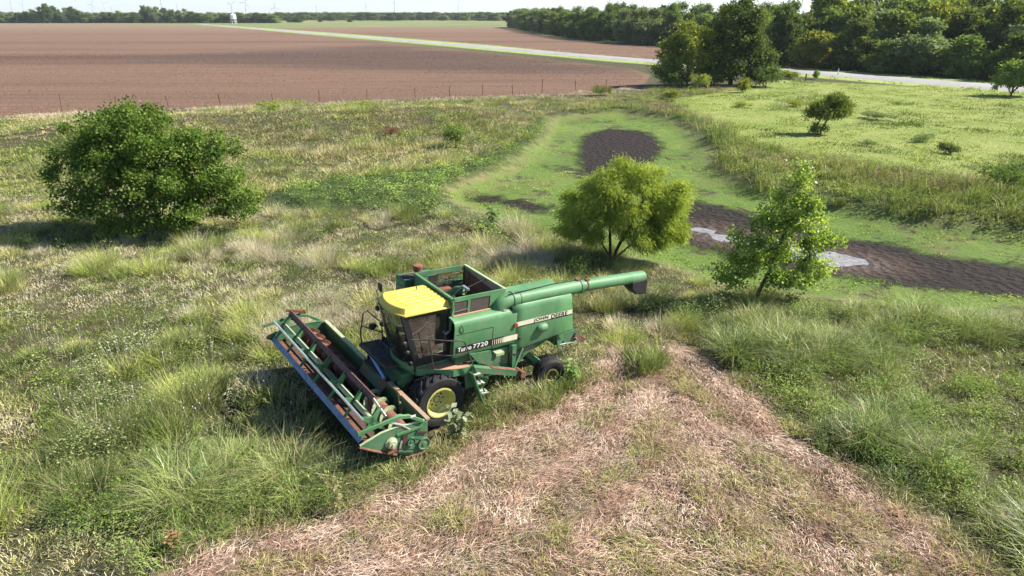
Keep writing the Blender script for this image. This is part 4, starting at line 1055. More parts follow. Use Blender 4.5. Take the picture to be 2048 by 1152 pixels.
def tree_meshes(seed, lobes, stems, ncl, nleaf, leaf, csize, style='broad', tip_r=0.012, bark_sides=5, shell=0.55, knobs=5):
    """lobes: (cx,cy,cz,rx,ry,rz); stems: list of polylines [(x,y,z)...]; returns trunk mesh, crown mesh"""
    r = np.random.default_rng(seed)
    if knobs:
        kn = []
        for a in lobes:
            for _ in range(knobs):
                u_ = unit(r.normal(size=3) + np.array([0, 0, .25])); s_ = r.uniform(.22, .46)
                kn.append((a[0] + u_[0] * a[3] * .88, a[1] + u_[1] * a[4] * .88, a[2] + u_[2] * a[5] * .88, a[3] * s_, a[4] * s_, a[5] * s_ * 1.1))
        lobes = list(lobes) + kn
    vol = np.array([a[3] * a[4] * a[5] for a in lobes]) ** 0.6; pick = r.choice(len(lobes), ncl, p=vol / vol.sum())
    lb = np.array(lobes)[pick]
    u = unit(r.normal(size=(ncl, 3))); rr = shell + (1 - shell) * r.random(ncl) ** 0.6
    rr = np.where(r.random(ncl) < 0.25, r.random(ncl) ** .5 * .8, rr)
    cen = lb[:, :3] + u * lb[:, 3:] * rr[:, None]
    cen[:, 2] = np.maximum(cen[:, 2], 0.18)
    # branch network
    nodes = []; par = []
    for st in stems:
        prev = -1
        for p in st:
            nodes.append(np.array(p, float)); par.append(prev); prev = len(nodes) - 1
    order = np.argsort(np.linalg.norm(cen - np.array(stems[0][-1]), axis=1))
    P = np.zeros((len(nodes) + ncl * 3, 3)); P[:len(nodes)] = nodes; cnt = len(nodes)
    for ci in order:
        c = cen[ci]
        dv = P[:cnt] - c
        cost = np.linalg.norm(dv, axis=1) + np.maximum(0, dv[:, 2]) * 1.5 + (np.arange(cnt) == 0) * 3
        j = int(np.argmin(cost)); a = P[j]; dist = np.linalg.norm(c - a)
        k = 2 if dist > 0.5 * csize * 4 else 1
        prev = j
        for t in range(1, k + 1):
            q = a + (c - a) * t / k
            if t < k: q = q + r.normal(size=3) * dist * 0.07 + np.array([0, 0, dist * .05])
            P[cnt] = q; par.append(prev); prev = cnt; cnt += 1
    P = P[:cnt]; par = np.array(par)
    rad2 = np.zeros(cnt); 
    for i in range(cnt - 1, -1, -1):
        rad2[i] = max(rad2[i], tip_r ** 2.1)
        if par[i] >= 0: rad2[par[i]] += rad2[i]
    R = rad2 ** (1 / 2.1)
    e = np.nonzero(par >= 0)[0]; A = P[par[e]]; B = P[e]; ra = np.minimum(R[par[e]], R[e] * 1.6); rb = R[e]
    d = unit(B - A); s1 = unit(np.cross(d, np.where(np.abs(d[:, 2:3]) > .9, np.array([[1., 0, 0]]), np.array([[0, 0, 1.]])))); s2 = np.cross(d, s1)
    ang = np.arange(bark_sides) * 2 * np.pi / bark_sides
    ring = s1[:, None, :] * np.cos(ang)[None, :, None] + s2[:, None, :] * np.sin(ang)[None, :, None]
    v = np.concatenate([A[:, None] + ring * ra[:, None, None], B[:, None] + ring * rb[:, None, None]], 1).reshape(-1, 3)
    k = bark_sides; base = np.arange(len(e))[:, None] * 2 * k; j = np.arange(k)[None]; j2 = (j + 1) % k
    f = np.stack([base + j, base + j2, base + k + j2, base + k + j], -1).reshape(-1, 4)
    trunk = np_mesh('trunk', v, f, True)
    # leaves
    per = r.poisson(nleaf / ncl, ncl) + 2
    ci = np.repeat(np.arange(ncl), per); n = len(ci)
    csz = csize * r.uniform(.7, 1.35, ncl)
    off = r.normal(size=(n, 3)) * np.array([1, 1, .75]) * csz[ci][:, None] * .62
    pos = cen[ci] + off
    outward = unit(pos - np.average(cen, axis=0) + 1e-6)
    if style == 'willow':
        dirv = unit(outward * np.array([.7, .7, .1]) + r.normal(size=(n, 3)) * .45 + np.array([0, 0, -.55]))
        nrm = unit(r.normal(size=(n, 3)) + np.array([0, 0, .6]))
    elif style == 'upright':
        dirv = unit(outward * .7 + r.normal(size=(n, 3)) * .6 + np.array([.1, 0, .5])); nrm = unit(r.normal(size=(n, 3)) + np.array([0, 0, .5]))
    else:
        dirv = unit(outward * .6 + r.normal(size=(n, 3)) * .9 + np.array([0, 0, -.25])); nrm = unit(r.normal(size=(n, 3)) * .8 + outward * .5 + np.array([0, 0, .9]))
    pos[:, 2] = np.maximum(pos[:, 2], .05)
    L = leaf[0] * r.uniform(.65, 1.25, n); W = leaf[1] * r.uniform(.7, 1.2, n)
    cv = r.normal(size=ncl) * .20
    vals = .5 + cv[ci] + r.normal(size=n) * .16
    crown = leaf_quads(pos, dirv, nrm, L, W, vals, 'crown')
    return trunk, crown

def place_tree(name, meshes, loc, label, cat='tree', group=None, scale=(1, 1, 1), rotz=0.0, bark=None, leafm=None):
    o_ = empty(name, loc, (0, 0, rotz)); o_.scale = scale
    tag(o_, label, cat, group)
    mesh_obj('trunk', meshes[0], bark, o_); mesh_obj('crown', meshes[1], leafm, o_)
    return o_

LEAF_BUSH = leaf_mat('mulberry_leaves', [(0.034, 0.066, 0.013), (0.078, 0.130, 0.023), (0.145, 0.205, 0.038), (0.24, 0.285, 0.065)], .42, .55, .15)
LEAF_WILLOW = leaf_mat('willow_leaves', [(0.15, 0.225, 0.05), (0.28, 0.385, 0.085), (0.43, 0.51, 0.16)], .5, .7, .05)
LEAF_COTTON = leaf_mat('cottonwood_leaves', [(0.09, 0.16, 0.030), (0.18, 0.27, 0.048), (0.29, 0.375, 0.085), (0.42, 0.47, 0.17)], .48, .45, .3)
LEAF_DARK = leaf_mat('dark_tree_leaves', [(0.046, 0.080, 0.024), (0.088, 0.132, 0.036), (0.145, 0.195, 0.058)], .38, .7, .1)
LEAF_MID = leaf_mat('mid_tree_leaves', [(0.085, 0.130, 0.034), (0.150, 0.205, 0.054), (0.235, 0.285, 0.09)], .38, .7, .1)
LEAF_YEL = leaf_mat('yellowish_tree_leaves', [(0.125, 0.165, 0.034), (0.22, 0.26, 0.055), (0.34, 0.35, 0.09)], .4, .7, .1)
LEAF_GREY = leaf_mat('greyish_tree_leaves', [(0.11, 0.15, 0.065), (0.18, 0.225, 0.10), (0.26, 0.30, 0.15)], .3, .7, .1)
LEAF_RED = leaf_mat('dead_red_leaves', [(0.13, 0.055, 0.04), (0.18, 0.085, 0.06), (0.22, 0.13, 0.08)], .2)

zg = lambda x, y: float(hgt(np.array([x]), np.array([y]))[0])

# broad dark-green bush on the left
st = [[(0, 0, -.1), (.1, 0, .5), (-.2, .1, 1.3), (-.3, 0, 2.4)], [(.2, 0, 0), (.7, -.1, .8), (1.5, -.1, 1.6)], [(-.2, 0, 0), (-.7, .1, .7), (-1.6, 0, 1.5)], [(0, -.2, 0), (.1, -.8, .8), (.2, -1.4, 1.5)], [(0, .2, 0), (-.1, .9, .9), (0, 1.6, 2.0)]]
lob = [(-1.6, 0, 4.3, 2.0, 2.2, 1.7), (.9, .2, 4.5, 1.9, 2.0, 1.5), (-3.9, 0, 3.0, 1.5, 1.7, 1.0), (3.3, -.4, 2.2, 1.9, 1.7, 1.1), (-.4, .3, 5.6, 1.5, 1.5, .9), (-.6, -1.8, 2.6, 1.8, 1.3, 1.2), (2.7, .8, 4.0, 1.5, 1.6, 1.1), (-2.7, .4, 4.9, 1.2, 1.3, .9), (4.7, -.6, 1.7, 1.1, 1.2, .7), (-3.0, -1.0, 1.6, 1.4, 1.3, .8), (1.5, -1.7, 1.3, 1.6, 1.1, .8), (-.9, -1.6, .9, 1.5, .9, .5), (0, 1.2, 3.0, 2.6, 1.6, 1.8), (-.5, -.3, 3.5, 3.3, 2.4, 2.0), (2.0, -.6, 3.0, 2.2, 1.8, 1.5)]
place_tree('broad_bush', tree_meshes(11, lob, st, 640, 56000, (.15, .11), .34, tip_r=.011, shell=.5, knobs=4), (-18.2, 35.3, zg(-18.2, 35.1)), 'large dark green multi-stemmed bush standing alone in the grass on the left', 'bush', bark=BARK, leafm=LEAF_BUSH)
# willow
st = [[(0, 0, -.1), (.15, 0, .5), (.45, 0, 1.2), (.9, 0, 2.1), (1.2, 0, 2.8)], [(-.1, 0, 0), (-.15, 0, .9), (-.2, .1, 1.8), (0, .1, 2.7)], [(.1, .1, .1), (.8, 0, .8), (1.6, -.1, 1.5)], [(-.1, -.1, .2), (-.7, 0, 1.1), (-1.4, 0, 1.5)]]
lob = [(.6, 0, 3.0, 1.6, 1.6, 1.0), (-1.3, 0, 2.5, 1.0, 1.2, .8), (2.1, 0, 2.9, .95, 1.1, .95), (1.0, .1, 3.8, .95, 1.0, .6), (-.4, 0, 3.3, 1.0, 1.1, .8), (2.4, -.2, 2.0, .8, .9, .7), (-1.8, 0, 1.8, .75, .9, .5), (.3, 0, 4.4, .35, .35, .3), (2.2, -.4, 1.35, .7, .8, .45), (.6, .9, 2.2, 1.3, .8, .7), (1.3, -.7, 1.5, 1.1, .8, .55), (-1.2, -.4, 1.4, .9, .8, .45), (.1, -.9, 2.1, 1.1, .6, .6), (2.3, .1, 1.1, .8, .9, .4)]
place_tree('willow_tree', tree_meshes(21, lob, st, 480, 56000, (.20, .034), .26, 'willow', tip_r=.010, shell=.5, knobs=5), (4.55, 30.4, zg(4.55, 30.4)), 'bright yellow-green feathery willow at the edge of the dried pond', 'tree', bark=BARK_DARK, leafm=LEAF_WILLOW)
# young cottonwood
st = [[(0, 0, -.1), (.15, 0, .5), (.45, 0, 1.3), (.7, 0, 2.3), (.95, 0, 3.4), (1.15, 0, 4.5)]]
lob = [(1.1, 0, 4.8, .45, .5, .6), (.9, 0, 3.9, .85, .85, .65), (1.6, 0, 3.3, .75, .8, .5), (.5, 0, 2.8, 1.2, 1.2, .7), (2.2, 0, 2.5, .75, .8, .45), (-.7, 0, 2.2, .85, .9, .55), (2.1, 0, 1.5, .8, .8, .45), (.4, 0, 1.6, 1.3, 1.1, .5), (-.1, 0, 3.4, .6, .7, .5), (-1.1, 0, 1.25, .65, .7, .45), (1.2, -.3, 1.0, .9, .7, .35)]
place_tree('cottonwood_tree', tree_meshes(31, lob, st, 330, 13000, (.115, .10), .22, tip_r=.008, shell=.4, knobs=3), (9.4, 25.5, zg(9.4, 25.5)), 'young glossy-leaved cottonwood standing right of the willow beside the puddle', 'tree', bark=BARK, leafm=LEAF_COTTON)
# wind-bent small tree in the meadow
st = [[(0, 0, -.1), (.15, 0, .6), (.5, 0, 1.3)], [(-.1, 0, 0), (-.3, .1, .5), (-.2, 0, 1.2)]]
lob = [(.6, 0, 2.2, 1.3, 1.2, .9), (1.6, 0, 2.5, .9, .9, .7), (-.5, 0, 1.8, .8, .9, .6), (1.0, 0, 3.0, .8, .8, .55), (-.3, -.1, .6, .6, .6, .4)]
place_tree('windswept_tree', tree_meshes(41, lob, st, 170, 9000, (.22, .10), .32, 'upright', tip_r=.012), (28.5, 66.5, 0), 'small dark wind-bent tree alone in the bright meadow', 'tree', bark=BARK_DARK, leafm=LEAF_MID)
# pair at the road junction
st = [[(0, 0, -.2), (.2, 0, 1.5), (-.1, 0, 3.2)], [(.2, 0, .6), (1.5, 0, 2.4), (2.2, 0, 3.6)], [(0, 0, .8), (-1.4, 0, 2.3), (-2.4, 0, 3.2)]]
lob = [(.4, 0, 6.3, 2.6, 2.6, 1.9), (-2.6, 0, 4.0, 2.2, 2.4, 1.5), (3.0, 0, 4.6, 2.0, 2.2, 1.6), (-.5, 0, 7.9, 1.4, 1.5, 1.1), (-3.6, 0, 2.4, 1.6, 1.8, .9), (.4, -1, 3.8, 2.6, 1.8, 1.3), (1.9, 0, 7.2, 1.4, 1.4, 1.2), (-2.2, 0, 5.8, 1.6, 1.8, 1.3), (3.2, 0, 2.6, 1.8, 1.8, 1.0), (-1.2, 0, 1.6, 2.4, 1.6, .9)]
place_tree('leafy_tree', tree_meshes(51, lob, st, 420, 18000, (.34, .26), .62, tip_r=.03), (26.9, 113.5, 0), 'yellow-green spreading tree at the corner of the plowed field by the road', 'tree', bark=BARK, leafm=LEAF_YEL)
st = [[(0, 0, -.2), (0, 0, 2.5), (.2, 0, 5.5), (.1, 0, 8)]]
lob = [(0, 0, 7.0, 4.0, 3.8, 3.0), (.2, 0, 10.4, 2.8, 2.8, 2.1), (-2.4, 0, 5.2, 2.4, 2.6, 2.0), (3.0, 0, 5.2, 2.4, 2.6, 2.2), (0, -1.5, 3.6, 3.4, 2.4, 1.6), (2.2, 0, 8.8, 2.0, 2.2, 1.8), (3.6, 0, 2.8, 1.6, 1.8, 1.2), (-3.4, 0, 7.6, 1.5, 1.8, 1.5), (4.6, 0, 4.0, 1.5, 1.8, 1.4), (.5, -.8, 1.8, 4.2, 2.2, 1.2), (-3.0, 0, 2.6, 1.8, 1.8, 1.4)]
place_tree('leafy_tree', tree_meshes(52, lob, st, 560, 27000, (.40, .28), .75, tip_r=.03), (34.0, 114.5, 0), 'tall dense dark green tree right of the yellow-green tree by the road', 'tree', bark=BARK_DARK, leafm=LEAF_DARK)
st = [[(0, 0, -.2), (.1, 0, .8), (.2, 0, 1.6)], [(0, 0, .3), (.9, 0, 1.4)], [(0, 0, .3), (-.8, 0, 1.3)]]
lob = [(.3, 0, 2.9, 2.2, 2.2, 1.3), (-1.4, 0, 2.0, 1.4, 1.5, .9), (1.8, 0, 2.6, 1.6, 1.6, 1.2), (.9, 0, 3.9, 1.3, 1.3, .75)]
place_tree('leafy_tree', tree_meshes(53, lob, st, 240, 9000, (.30, .20), .5, tip_r=.02), (67.6, 99.2, 0), 'low round green tree cut off by the right edge beside the road', 'tree', bark=BARK_DARK, leafm=LEAF_MID)

# prototypes for the woods: unit trees about 10 m wide and 12 m tall
def wood_proto(seed, kind):
    r = np.random.default_rng(seed)
    lob_ = []
    for k in range(9):
        a = r.uniform(0, 6.28); h = r.uniform(2.2, 9.6); rr = (1 - abs(h - 5) / 7.5) * 3.2 * r.uniform(.5, 1.05)
        s_ = r.uniform(1.5, 2.7)
        lob_.append((rr * math.cos(a), rr * math.sin(a), h, s_, s_, s_ * .75))
    lob_.append((0, 0, 6.0, 3.0, 3.0, 2.8)); lob_.append((r.uniform(-.8, .8), 0, 10.4, 1.6, 1.6, 1.3)); lob_.append((0, 0, 2.0, 3.4, 3.4, 1.5))
    st_ = [[(0, 0, -.3), (r.uniform(-.3, .3), 0, 2.5), (r.uniform(-.5, .5), r.uniform(-.4, .4), 6)]]
    return tree_meshes(seed, lob_, st_, 330, 10500, (.58, .44), .80, tip_r=.03, bark_sides=4, knobs=3)
WP = [wood_proto(100 + k, k) for k in range(6)]
wmat = [LEAF_DARK, LEAF_MID, LEAF_GREY, LEAF_DARK, LEAF_YEL, LEAF_MID]
def wood_tree(x, y, w, h, k, label, group, name='woodland_tree'):
    k = k % len(WP)
    return place_tree(name, WP[k], (x, y, -.1), label, 'tree', group, (w / 10, w / 10, h / 12), random.uniform(0, 6.28), BARK_DARK, wmat[k])

ORD = 'first second third fourth fifth sixth seventh eighth ninth tenth eleventh twelfth thirteenth fourteenth fifteenth sixteenth seventeenth eighteenth nineteenth twentieth twenty-first twenty-second twenty-third twenty-fourth twenty-fifth twenty-sixth twenty-seventh twenty-eighth twenty-ninth thirtieth thirty-first thirty-second thirty-third thirty-fourth'.split()
# front row across the road: each can be told apart
front = [(53.5, 163.0, 9.0, 11.5, 5, 'mid-green tall tree half hidden behind the big dark roadside tree'),
         (57.0, 158.0, 9.0, 12.5, 0, 'tall dark tree just right of the big roadside tree, across the road'),
         (62.0, 152.5, 9.5, 7.5, 4, 'low yellowish bushy tree at the left end of the row across the road'),
         (67.5, 147.5, 11.0, 9.8, 3, 'round-headed dark tree behind the white marker post across the road'),
         (71.0, 139.5, 9.0, 6.0, 1, 'low shrubby tree on the road edge behind the white marker post'),
         (76.0, 138.0, 12.5, 9.8, 2, 'pale grey-green spreading tree in the middle of the row across the road'),
         (79.0, 129.5, 8.5, 7.2, 5, 'mid-green tree across the road, just right of the pale spreading one'),
         (83.5, 123.0, 9.5, 8.0, 3, 'dark low-hanging tree across the road towards the right edge'),
         (87.5, 115.0, 9.0, 8.5, 0, 'dark tree at the far right edge across the road'),
         (92.0, 106.5, 9.0, 8.0, 1, 'tree across the road cut off by the right edge')]
for x, y, w, h, k, lb in front: wood_tree(x, y, w, h, k, lb, 'row of trees across the road')
r_ = np.random.default_rng(5)
for row, (off, hh) in enumerate(((11, 12.6), (21, 14.2), (33, 15.0), (47, 15.5))):
    for it, t in enumerate(np.arange(-.15, 1.15, 0.088 if row < 2 else .095)):
        x = 58 + (93 - 58) * t + .87 * off + r_.uniform(-1.5, 1.5); y = 160 + (105 - 160) * t + .5 * off + r_.uniform(-1.5, 1.5)
        wood_tree(x, y, r_.uniform(10, 13.5), hh * r_.uniform(.82, 1.12), int(r_.integers(0, 6)), ['tree just behind the roadside row, %s from its left end' % ORD[it], 'tall tree in the second row of the roadside wood, %s from its left end' % ORD[it], 'treetop deep in the dense wood behind the roadside trees', 'treetop deep in the dense wood behind the roadside trees'][row], 'dense wood behind the road')
# wood along the second plowed field, from near to far
edge = [(70, 222), (62, 240), (54, 252), (46, 268), (39, 288), (33, 308), (28, 330), (23, 352), (19, 385), (14, 430), (8, 490), (1, 560), (-6, 630)]
nf = nd_ = 0
for i, ((ax, ay), (bx_, by_)) in enumerate(zip(edge[:-1], edge[1:])):
    L_ = math.hypot(bx_ - ax, by_ - ay); n_ = max(2, int(L_ / (7 if i < 7 else 13)))
    for rowk in range(3 if i < 7 else 2):
        for t in range(n_):
            q = (t + r_.uniform(-.2, .2)) / n_
            x = ax + (bx_ - ax) * q + rowk * r_.uniform(7, 10) + 4; y = ay + (by_ - ay) * q + rowk * 5
            big_ = 1.0 if i < 7 else 1.25
            h_ = r_.uniform(10.5, 13.2) + rowk * 1.1 + (0.8 if i > 8 else 0)
            wood_tree(x, y, r_.uniform(8, 12) * big_, h_, [0, 1, 2, 3, 5, 2][int(r_.integers(0, 6))],
                      ('front tree of the wood beside the far plowed field, %s from its near end' % ORD[nf] if rowk == 0 else 'tree inside the wood beside the far plowed field') if i < 7 else ('distant front tree at the far end of the second plowed field, %s going away' % ORD[nd_] if rowk == 0 else 'distant tree behind the front trees at the far field end'), 'wood beside the far plowed field')
            if rowk == 0:
                if i < 7: nf += 1
                else: nd_ += 1
# undergrowth at the junction and bushes: each is its own thing
def shrub_proto(seed, n=1400, leaf=(.16, .08), style='upright', flat=.75):
    r = np.random.default_rng(seed)
    lob_ = [(r.uniform(-.5, .5), r.uniform(-.4, .4), .45 + r.uniform(0, .3), .55, .5, .38 * flat) for _ in range(5)]
    st_ = [[(0, 0, -.05), (0, 0, .25)]] + [[(0, 0, 0), (math.cos(a) * .3, math.sin(a) * .3, .3)] for a in (0.3, 2.4, 4.4)]
    return tree_meshes(seed, lob_, st_, 70, n, leaf, .16, style, tip_r=.006, bark_sides=4)
SP = [shrub_proto(200), shrub_proto(201, 1800, (.13, .05)), shrub_proto(202, 1500, (.10, .07), 'broad')]
def shrub(x, y, w, h, k, m_, label, group=None, name='shrub', cat='shrub'):
    tr_, cr_ = SP[k]
    cr2 = cr_.copy(); cr2.materials.clear()
    return place_tree(name, (tr_, cr2), (x, y, zg(x, y)), label, cat, group, (w / 1.9, w / 1.9, h / 1.05), random.uniform(0, 6.28), BARK_DARK, m_)
for x, y, w, h, k, m_, lb in [
        (38.4, 76.0, 3.6, .8, 1, LEAF_GREY, 'grey-green tussocky shrub in the meadow, right of the wind-bent tree'),
        (35.8, 62.3, 2.0, .7, 1, LEAF_GREY, 'small grey shrub in the meadow, upper of two near the right'),
        (34.8, 56.4, 1.9, .9, 0, LEAF_GREY, 'rounded shrub in the meadow, lower of two near the right'),
        (30.0, 60.3, 1.3, .5, 1, LEAF_GREY, 'little shrub in the meadow below the wind-bent tree'),
        (31.0, 43.6, 4.4, 1.6, 1, LEAF_DARK, 'wide dark brownish shrub on the right edge above the pond bank'),
        (34.1, 87.6, 2.8, .7, 1, LEAF_YEL, 'low shrub in the meadow behind the wind-bent tree'),
        (20.5, 95.5, 2.8, 1.2, 0, LEAF_YEL, 'yellow-green bush in front of the roadside tree pair'),
        (47.5, 126.0, 4.0, 1.5, 0, LEAF_YEL, 'light green bush beside the road right of the tall dark tree'),
        (51.8, 125.6, 1.8, 1.5, 0, LEAF_MID, 'dark little bush beside the road next to the light green bush'),
        (27.6, 108.5, 4.0, 2.2, 2, LEAF_YEL, 'bright green bush at the foot of the yellow-green tree'),
        (32.5, 103.5, 2.4, 2.0, 0, LEAF_YEL, 'pale green sapling in front of the tall dark tree'),
        (23.5, 111.0, 5.0, 2.6, 2, LEAF_DARK, 'dark undergrowth bush left of the yellow-green tree trunk'),
        (30.5, 112.5, 6.0, 3.2, 2, LEAF_DARK, 'dark undergrowth bush between the two roadside trees'),
        (38.5, 111.5, 6.5, 3.2, 2, LEAF_DARK, 'dark undergrowth bush under the tall dark roadside tree'),
        (-4.7, 59.5, 2.6, 2.0, 2, LEAF_MID, 'lone leafy shrub with bare red stems on the grassy mound'),
        (-10.7, 63.3, 1.7, .9, 1, LEAF_RED, 'dead red-brown shrub on the grassy mound'),
        (-24.5, 76.5, 5.5, 1.1, 1, LEAF_YEL, 'low yellow-green thicket on the mound just right of the big bush'),
        (-17.0, 84.0, 4.5, .9, 1, LEAF_YEL, 'yellow-green thicket along the field edge above the mound'),
        (12.0, 99.5, 2.8, 1.3, 1, LEAF_MID, 'small dark bush by the field corner left of the trees'),
        (27.5, 87.0, 2.6, .6, 1, LEAF_YEL, 'low dull bush at the top left of the meadow'),
        ]:
    shrub(x, y, w, h, k, m_, lb)

# far tree belt on the left: built where it stands, 800 to 1100 m off
sky_line = [(-40, 24), (-10, 25), (8, 26), (24, 25), (40, 24), (56, 22), (70, 18), (84, 13), (97, 6), (110, 11), (124, 23), (136, 15), (147, 12), (160, 20), (176, 24), (192, 25), (208, 25), (224, 24), (240, 21), (256, 25), (272, 24), (290, 10), (303, 12), (317, 13), (331, 15), (346, 18), (360, 20), (372, 17), (386, 22), (400, 26), (416, 28), (432, 28), (448, 27), (464, 27), (482, 25), (498, 27), (514, 24), (530, 26), (546, 28)]
def far_xy(px, Y): return ((px - 1024) / 1420.0 * (Y * .9327 + 10.44 * .3607), Y)
for i, (px, top) in enumerate(sky_line):
    Y = 880 if px < 285 else 885
    by = 27 + 10.44 * 1420 * 1.149 / Y
    h = 10.44 + (27 - top) * Y / (1420 * 1.149)
    x, y = far_xy(px, Y + r_.uniform(-6, 6))
    nth = ORD[i - 2] if px < 285 else ORD[i - 21]
    if i < 2: nth = 'outermost'
    lb = {97: 'tallest tree in the far tree belt at the upper left', 147: 'slim tall tree in the far belt, second peak from the left', 290: 'tall dark tree starting the dense far belt left of the white bin'}.get(px, 'tree in the far upper-left belt, %s from the left edge' % nth if px < 285 else 'tree in the dense far belt by the white bin, %s from its left end' % nth)
    grp = 'far belt at the left' if px < 285 else 'far belt behind the white bin'
    wood_tree(x, y, 15.0, max(7, h), [0, 3, 1, 2][i % 4], lb, grp)
    if px not in (97, 147):
        x, y = far_xy(px + 8, Y + 14); wood_tree(x, y, 14.0, max(6.5, h * .82), [3, 0, 2][i % 3], 'tree half hidden in the second row of the far upper-left belt' if px < 285 else 'tree half hidden in the second row of the belt by the white bin', grp)
for i, px in enumerate(np.arange(556, 1040, 15)):
    Y = r_.uniform(1150, 1260); x, y = far_xy(px, Y)
    wood_tree(*far_xy(px + 7, Y + 60), 22, 12.5, [2, 0, 3][i % 3], 'hazy tree in the second row of the skyline trees', 'skyline trees')
    wood_tree(x, y, r_.uniform(18, 25), r_.uniform(11.0, 13.5), [0, 3, 2, 1][int(px) % 4], 'hazy skyline tree, %s to the right of the dense belt' % ORD[i], 'skyline trees')
for px, Y, w, h in ((580, 960, 12, 5), (595, 940, 16, 7), (700, 1000, 9, 4.5), (640, 1000, 7, 4)):
    x, y = far_xy(px, Y); wood_tree(x, y, w, h, 3, 'small round tree on the far green strip, %s' % {12: 'just left of the larger one', 9: 'farthest right', 7: 'the smallest, in the middle'}.get(w) if w != 16 else 'larger round tree alone on the far green strip right of the white bin', 'lone trees on the far strip')

# distant woods: one mass
dv = []; df = []
pts_far = []
for k in range(900):
    Y = r_.uniform(1350, 3200); px = r_.uniform(-300, 2400)
    if Y < 2100 and r_.random() < .35: continue
    pts_far.append((*far_xy(px, Y), r_.uniform(16, 30), r_.uniform(11, 15.0)))

# ------------------------------------------------------------------ ground cover (nobody could count it): real blades and leaves, one mesh for each kind
def cover_mat(name, trans, gloss=0.0):
    m, nt, nd, lk, bs = new_mat(name)
    out = nd['Material Output']; nd.remove(bs)
    c = N(nt, 'ShaderNodeAttribute', attribute_name='tint').outputs['Color']
    di = N(nt, 'ShaderNodeBsdfDiffuse'); lk.new(c, di.inputs[0])
    tl = N(nt, 'ShaderNodeBsdfTranslucent'); lk.new(mix(nt, 1.0, c, (1.25, 1.25, 0.75), 'MULTIPLY'), tl.inputs[0])
    mx = N(nt, 'ShaderNodeMixShader', inp={0: trans}); lk.new(di.outputs[0], mx.inputs[1]); lk.new(tl.outputs[0], mx.inputs[2])
    sh = mx.outputs[0]
    if gloss:
        gl = N(nt, 'ShaderNodeBsdfGlossy', inp={'Roughness': 0.38, 'Color': (1, 1, 1, 1)})
        m2 = N(nt, 'ShaderNodeMixShader', inp={0: gloss}); lk.new(sh, m2.inputs[1]); lk.new(gl.outputs[0], m2.inputs[2]); sh = m2.outputs[0]
    lk.new(sh, out.inputs[0])
    return m
BLADE = cover_mat('grass_blades', 0.16, 0.0)
BLADE_LUSH = cover_mat('lush_blades', 0.20, 0.03)
STRAW_M = cover_mat('cut_straw', 0.12, 0.0)
LEAFY = cover_mat('weed_leaves', 0.25, 0.0)

def finish(name, V, faces, tint, per, mat, label, cat):
    me = np_mesh(name, V, faces, False)
    t = np.concatenate([np.clip(tint, 0, 1), np.ones((len(tint), 1))], 1).astype(np.float32)
    a = me.attributes.new('tint', 'FLOAT_COLOR', 'POINT'); a.data.foreach_set('color', np.repeat(t, per, axis=0).ravel())
    return tag(mesh_obj(name, me, mat), label, cat, kind='stuff')

DRY = np.array([.44, .36, .22]); VEG = 1.27
def blade_field(name, tx, ty, th, nb, rad_, width, bend, tcol, label, cat, seg=2, mat=None, dry=.14, lean=(.10, -.03), sink=.02, dome=0.0, tip=0.0):
    """tufts at (tx,ty), th tall, nb blades each: tapering arching blades that splay from the tuft"""
    nb = np.broadcast_to(nb, tx.shape).astype(int); rad_ = np.broadcast_to(rad_, tx.shape)
    i = np.repeat(np.arange(len(tx)), nb); n = len(i)
    a = rng.uniform(0, 6.283, n); rr = rad_[i] * np.sqrt(rng.random(n))
    bx_ = tx[i] + rr * np.cos(a); by_ = ty[i] + rr * np.sin(a)
    base = np.stack([bx_, by_, hgt(tx, ty)[i] - sink], 1)
    az = a + rng.normal(size=n) * .9
    H = th[i] * rng.uniform(.45, 1.12, n) * (1 - dome * (rr / rad_[i]) ** 2); B = bend * rng.uniform(.35, 1.5, n)
    out = np.stack([np.cos(az), np.sin(az), np.zeros(n)], 1); side = np.stack([-np.sin(az), np.cos(az), np.zeros(n)], 1)
    tw_ = rng.uniform(-.9, .9, n)[:, None]; side = side * np.cos(tw_) + out * np.sin(tw_)
    W = width * rng.uniform(.6, 1.3, n)
    vs_ = []
    for k in range(seg + 1):
        t = k / seg
        p = base + out * (H * B * t ** 1.7)[:, None] + np.array([lean[0], lean[1], 0]) * (H * t * t)[:, None]
        p[:, 2] += H * (t - .42 * np.minimum(B, 1.3) * t ** 2.4)
        if k < seg:
            ww = (W * (1 - .55 * t) / 2)[:, None]; vs_ += [p + side * ww, p - side * ww]
        else: vs_ += [p]
    V = np.stack(vs_, 1); m_ = V.shape[1]; b = np.arange(n) * m_
    q = np.concatenate([np.zeros((0, 4), int)] + [np.stack([b + 2 * k, b + 2 * k + 1, b + 2 * k + 3, b + 2 * k + 2], 1) for k in range(seg - 1)])
    t3 = np.stack([b + 2 * seg - 2, b + 2 * seg - 1, b + 2 * seg], 1)
    c = VEG * tcol[i] * (1 + rng.normal(size=(n, 1)) * .20)
    dm = (rng.random(n) < dry)[:, None]; c = np.where(dm, DRY * rng.uniform(.6, 1.25, (n, 1)), c)
    if tip:
        cc = np.repeat(c[:, None, :], m_, 1); cc[:, -1] = cc[:, -1] * (1 - tip) + np.array([.62, .54, .40]) * tip; cc[:, -3:-1] = cc[:, -3:-1] * (1 - tip * .5) + np.array([.62, .54, .40]) * tip * .5
        return finish(name, V.reshape(-1, 3), [q, t3], cc.reshape(-1, 3), 1, mat or BLADE, label, cat)
    return finish(name, V.reshape(-1, 3), [q, t3], c, m_, mat or BLADE, label, cat)

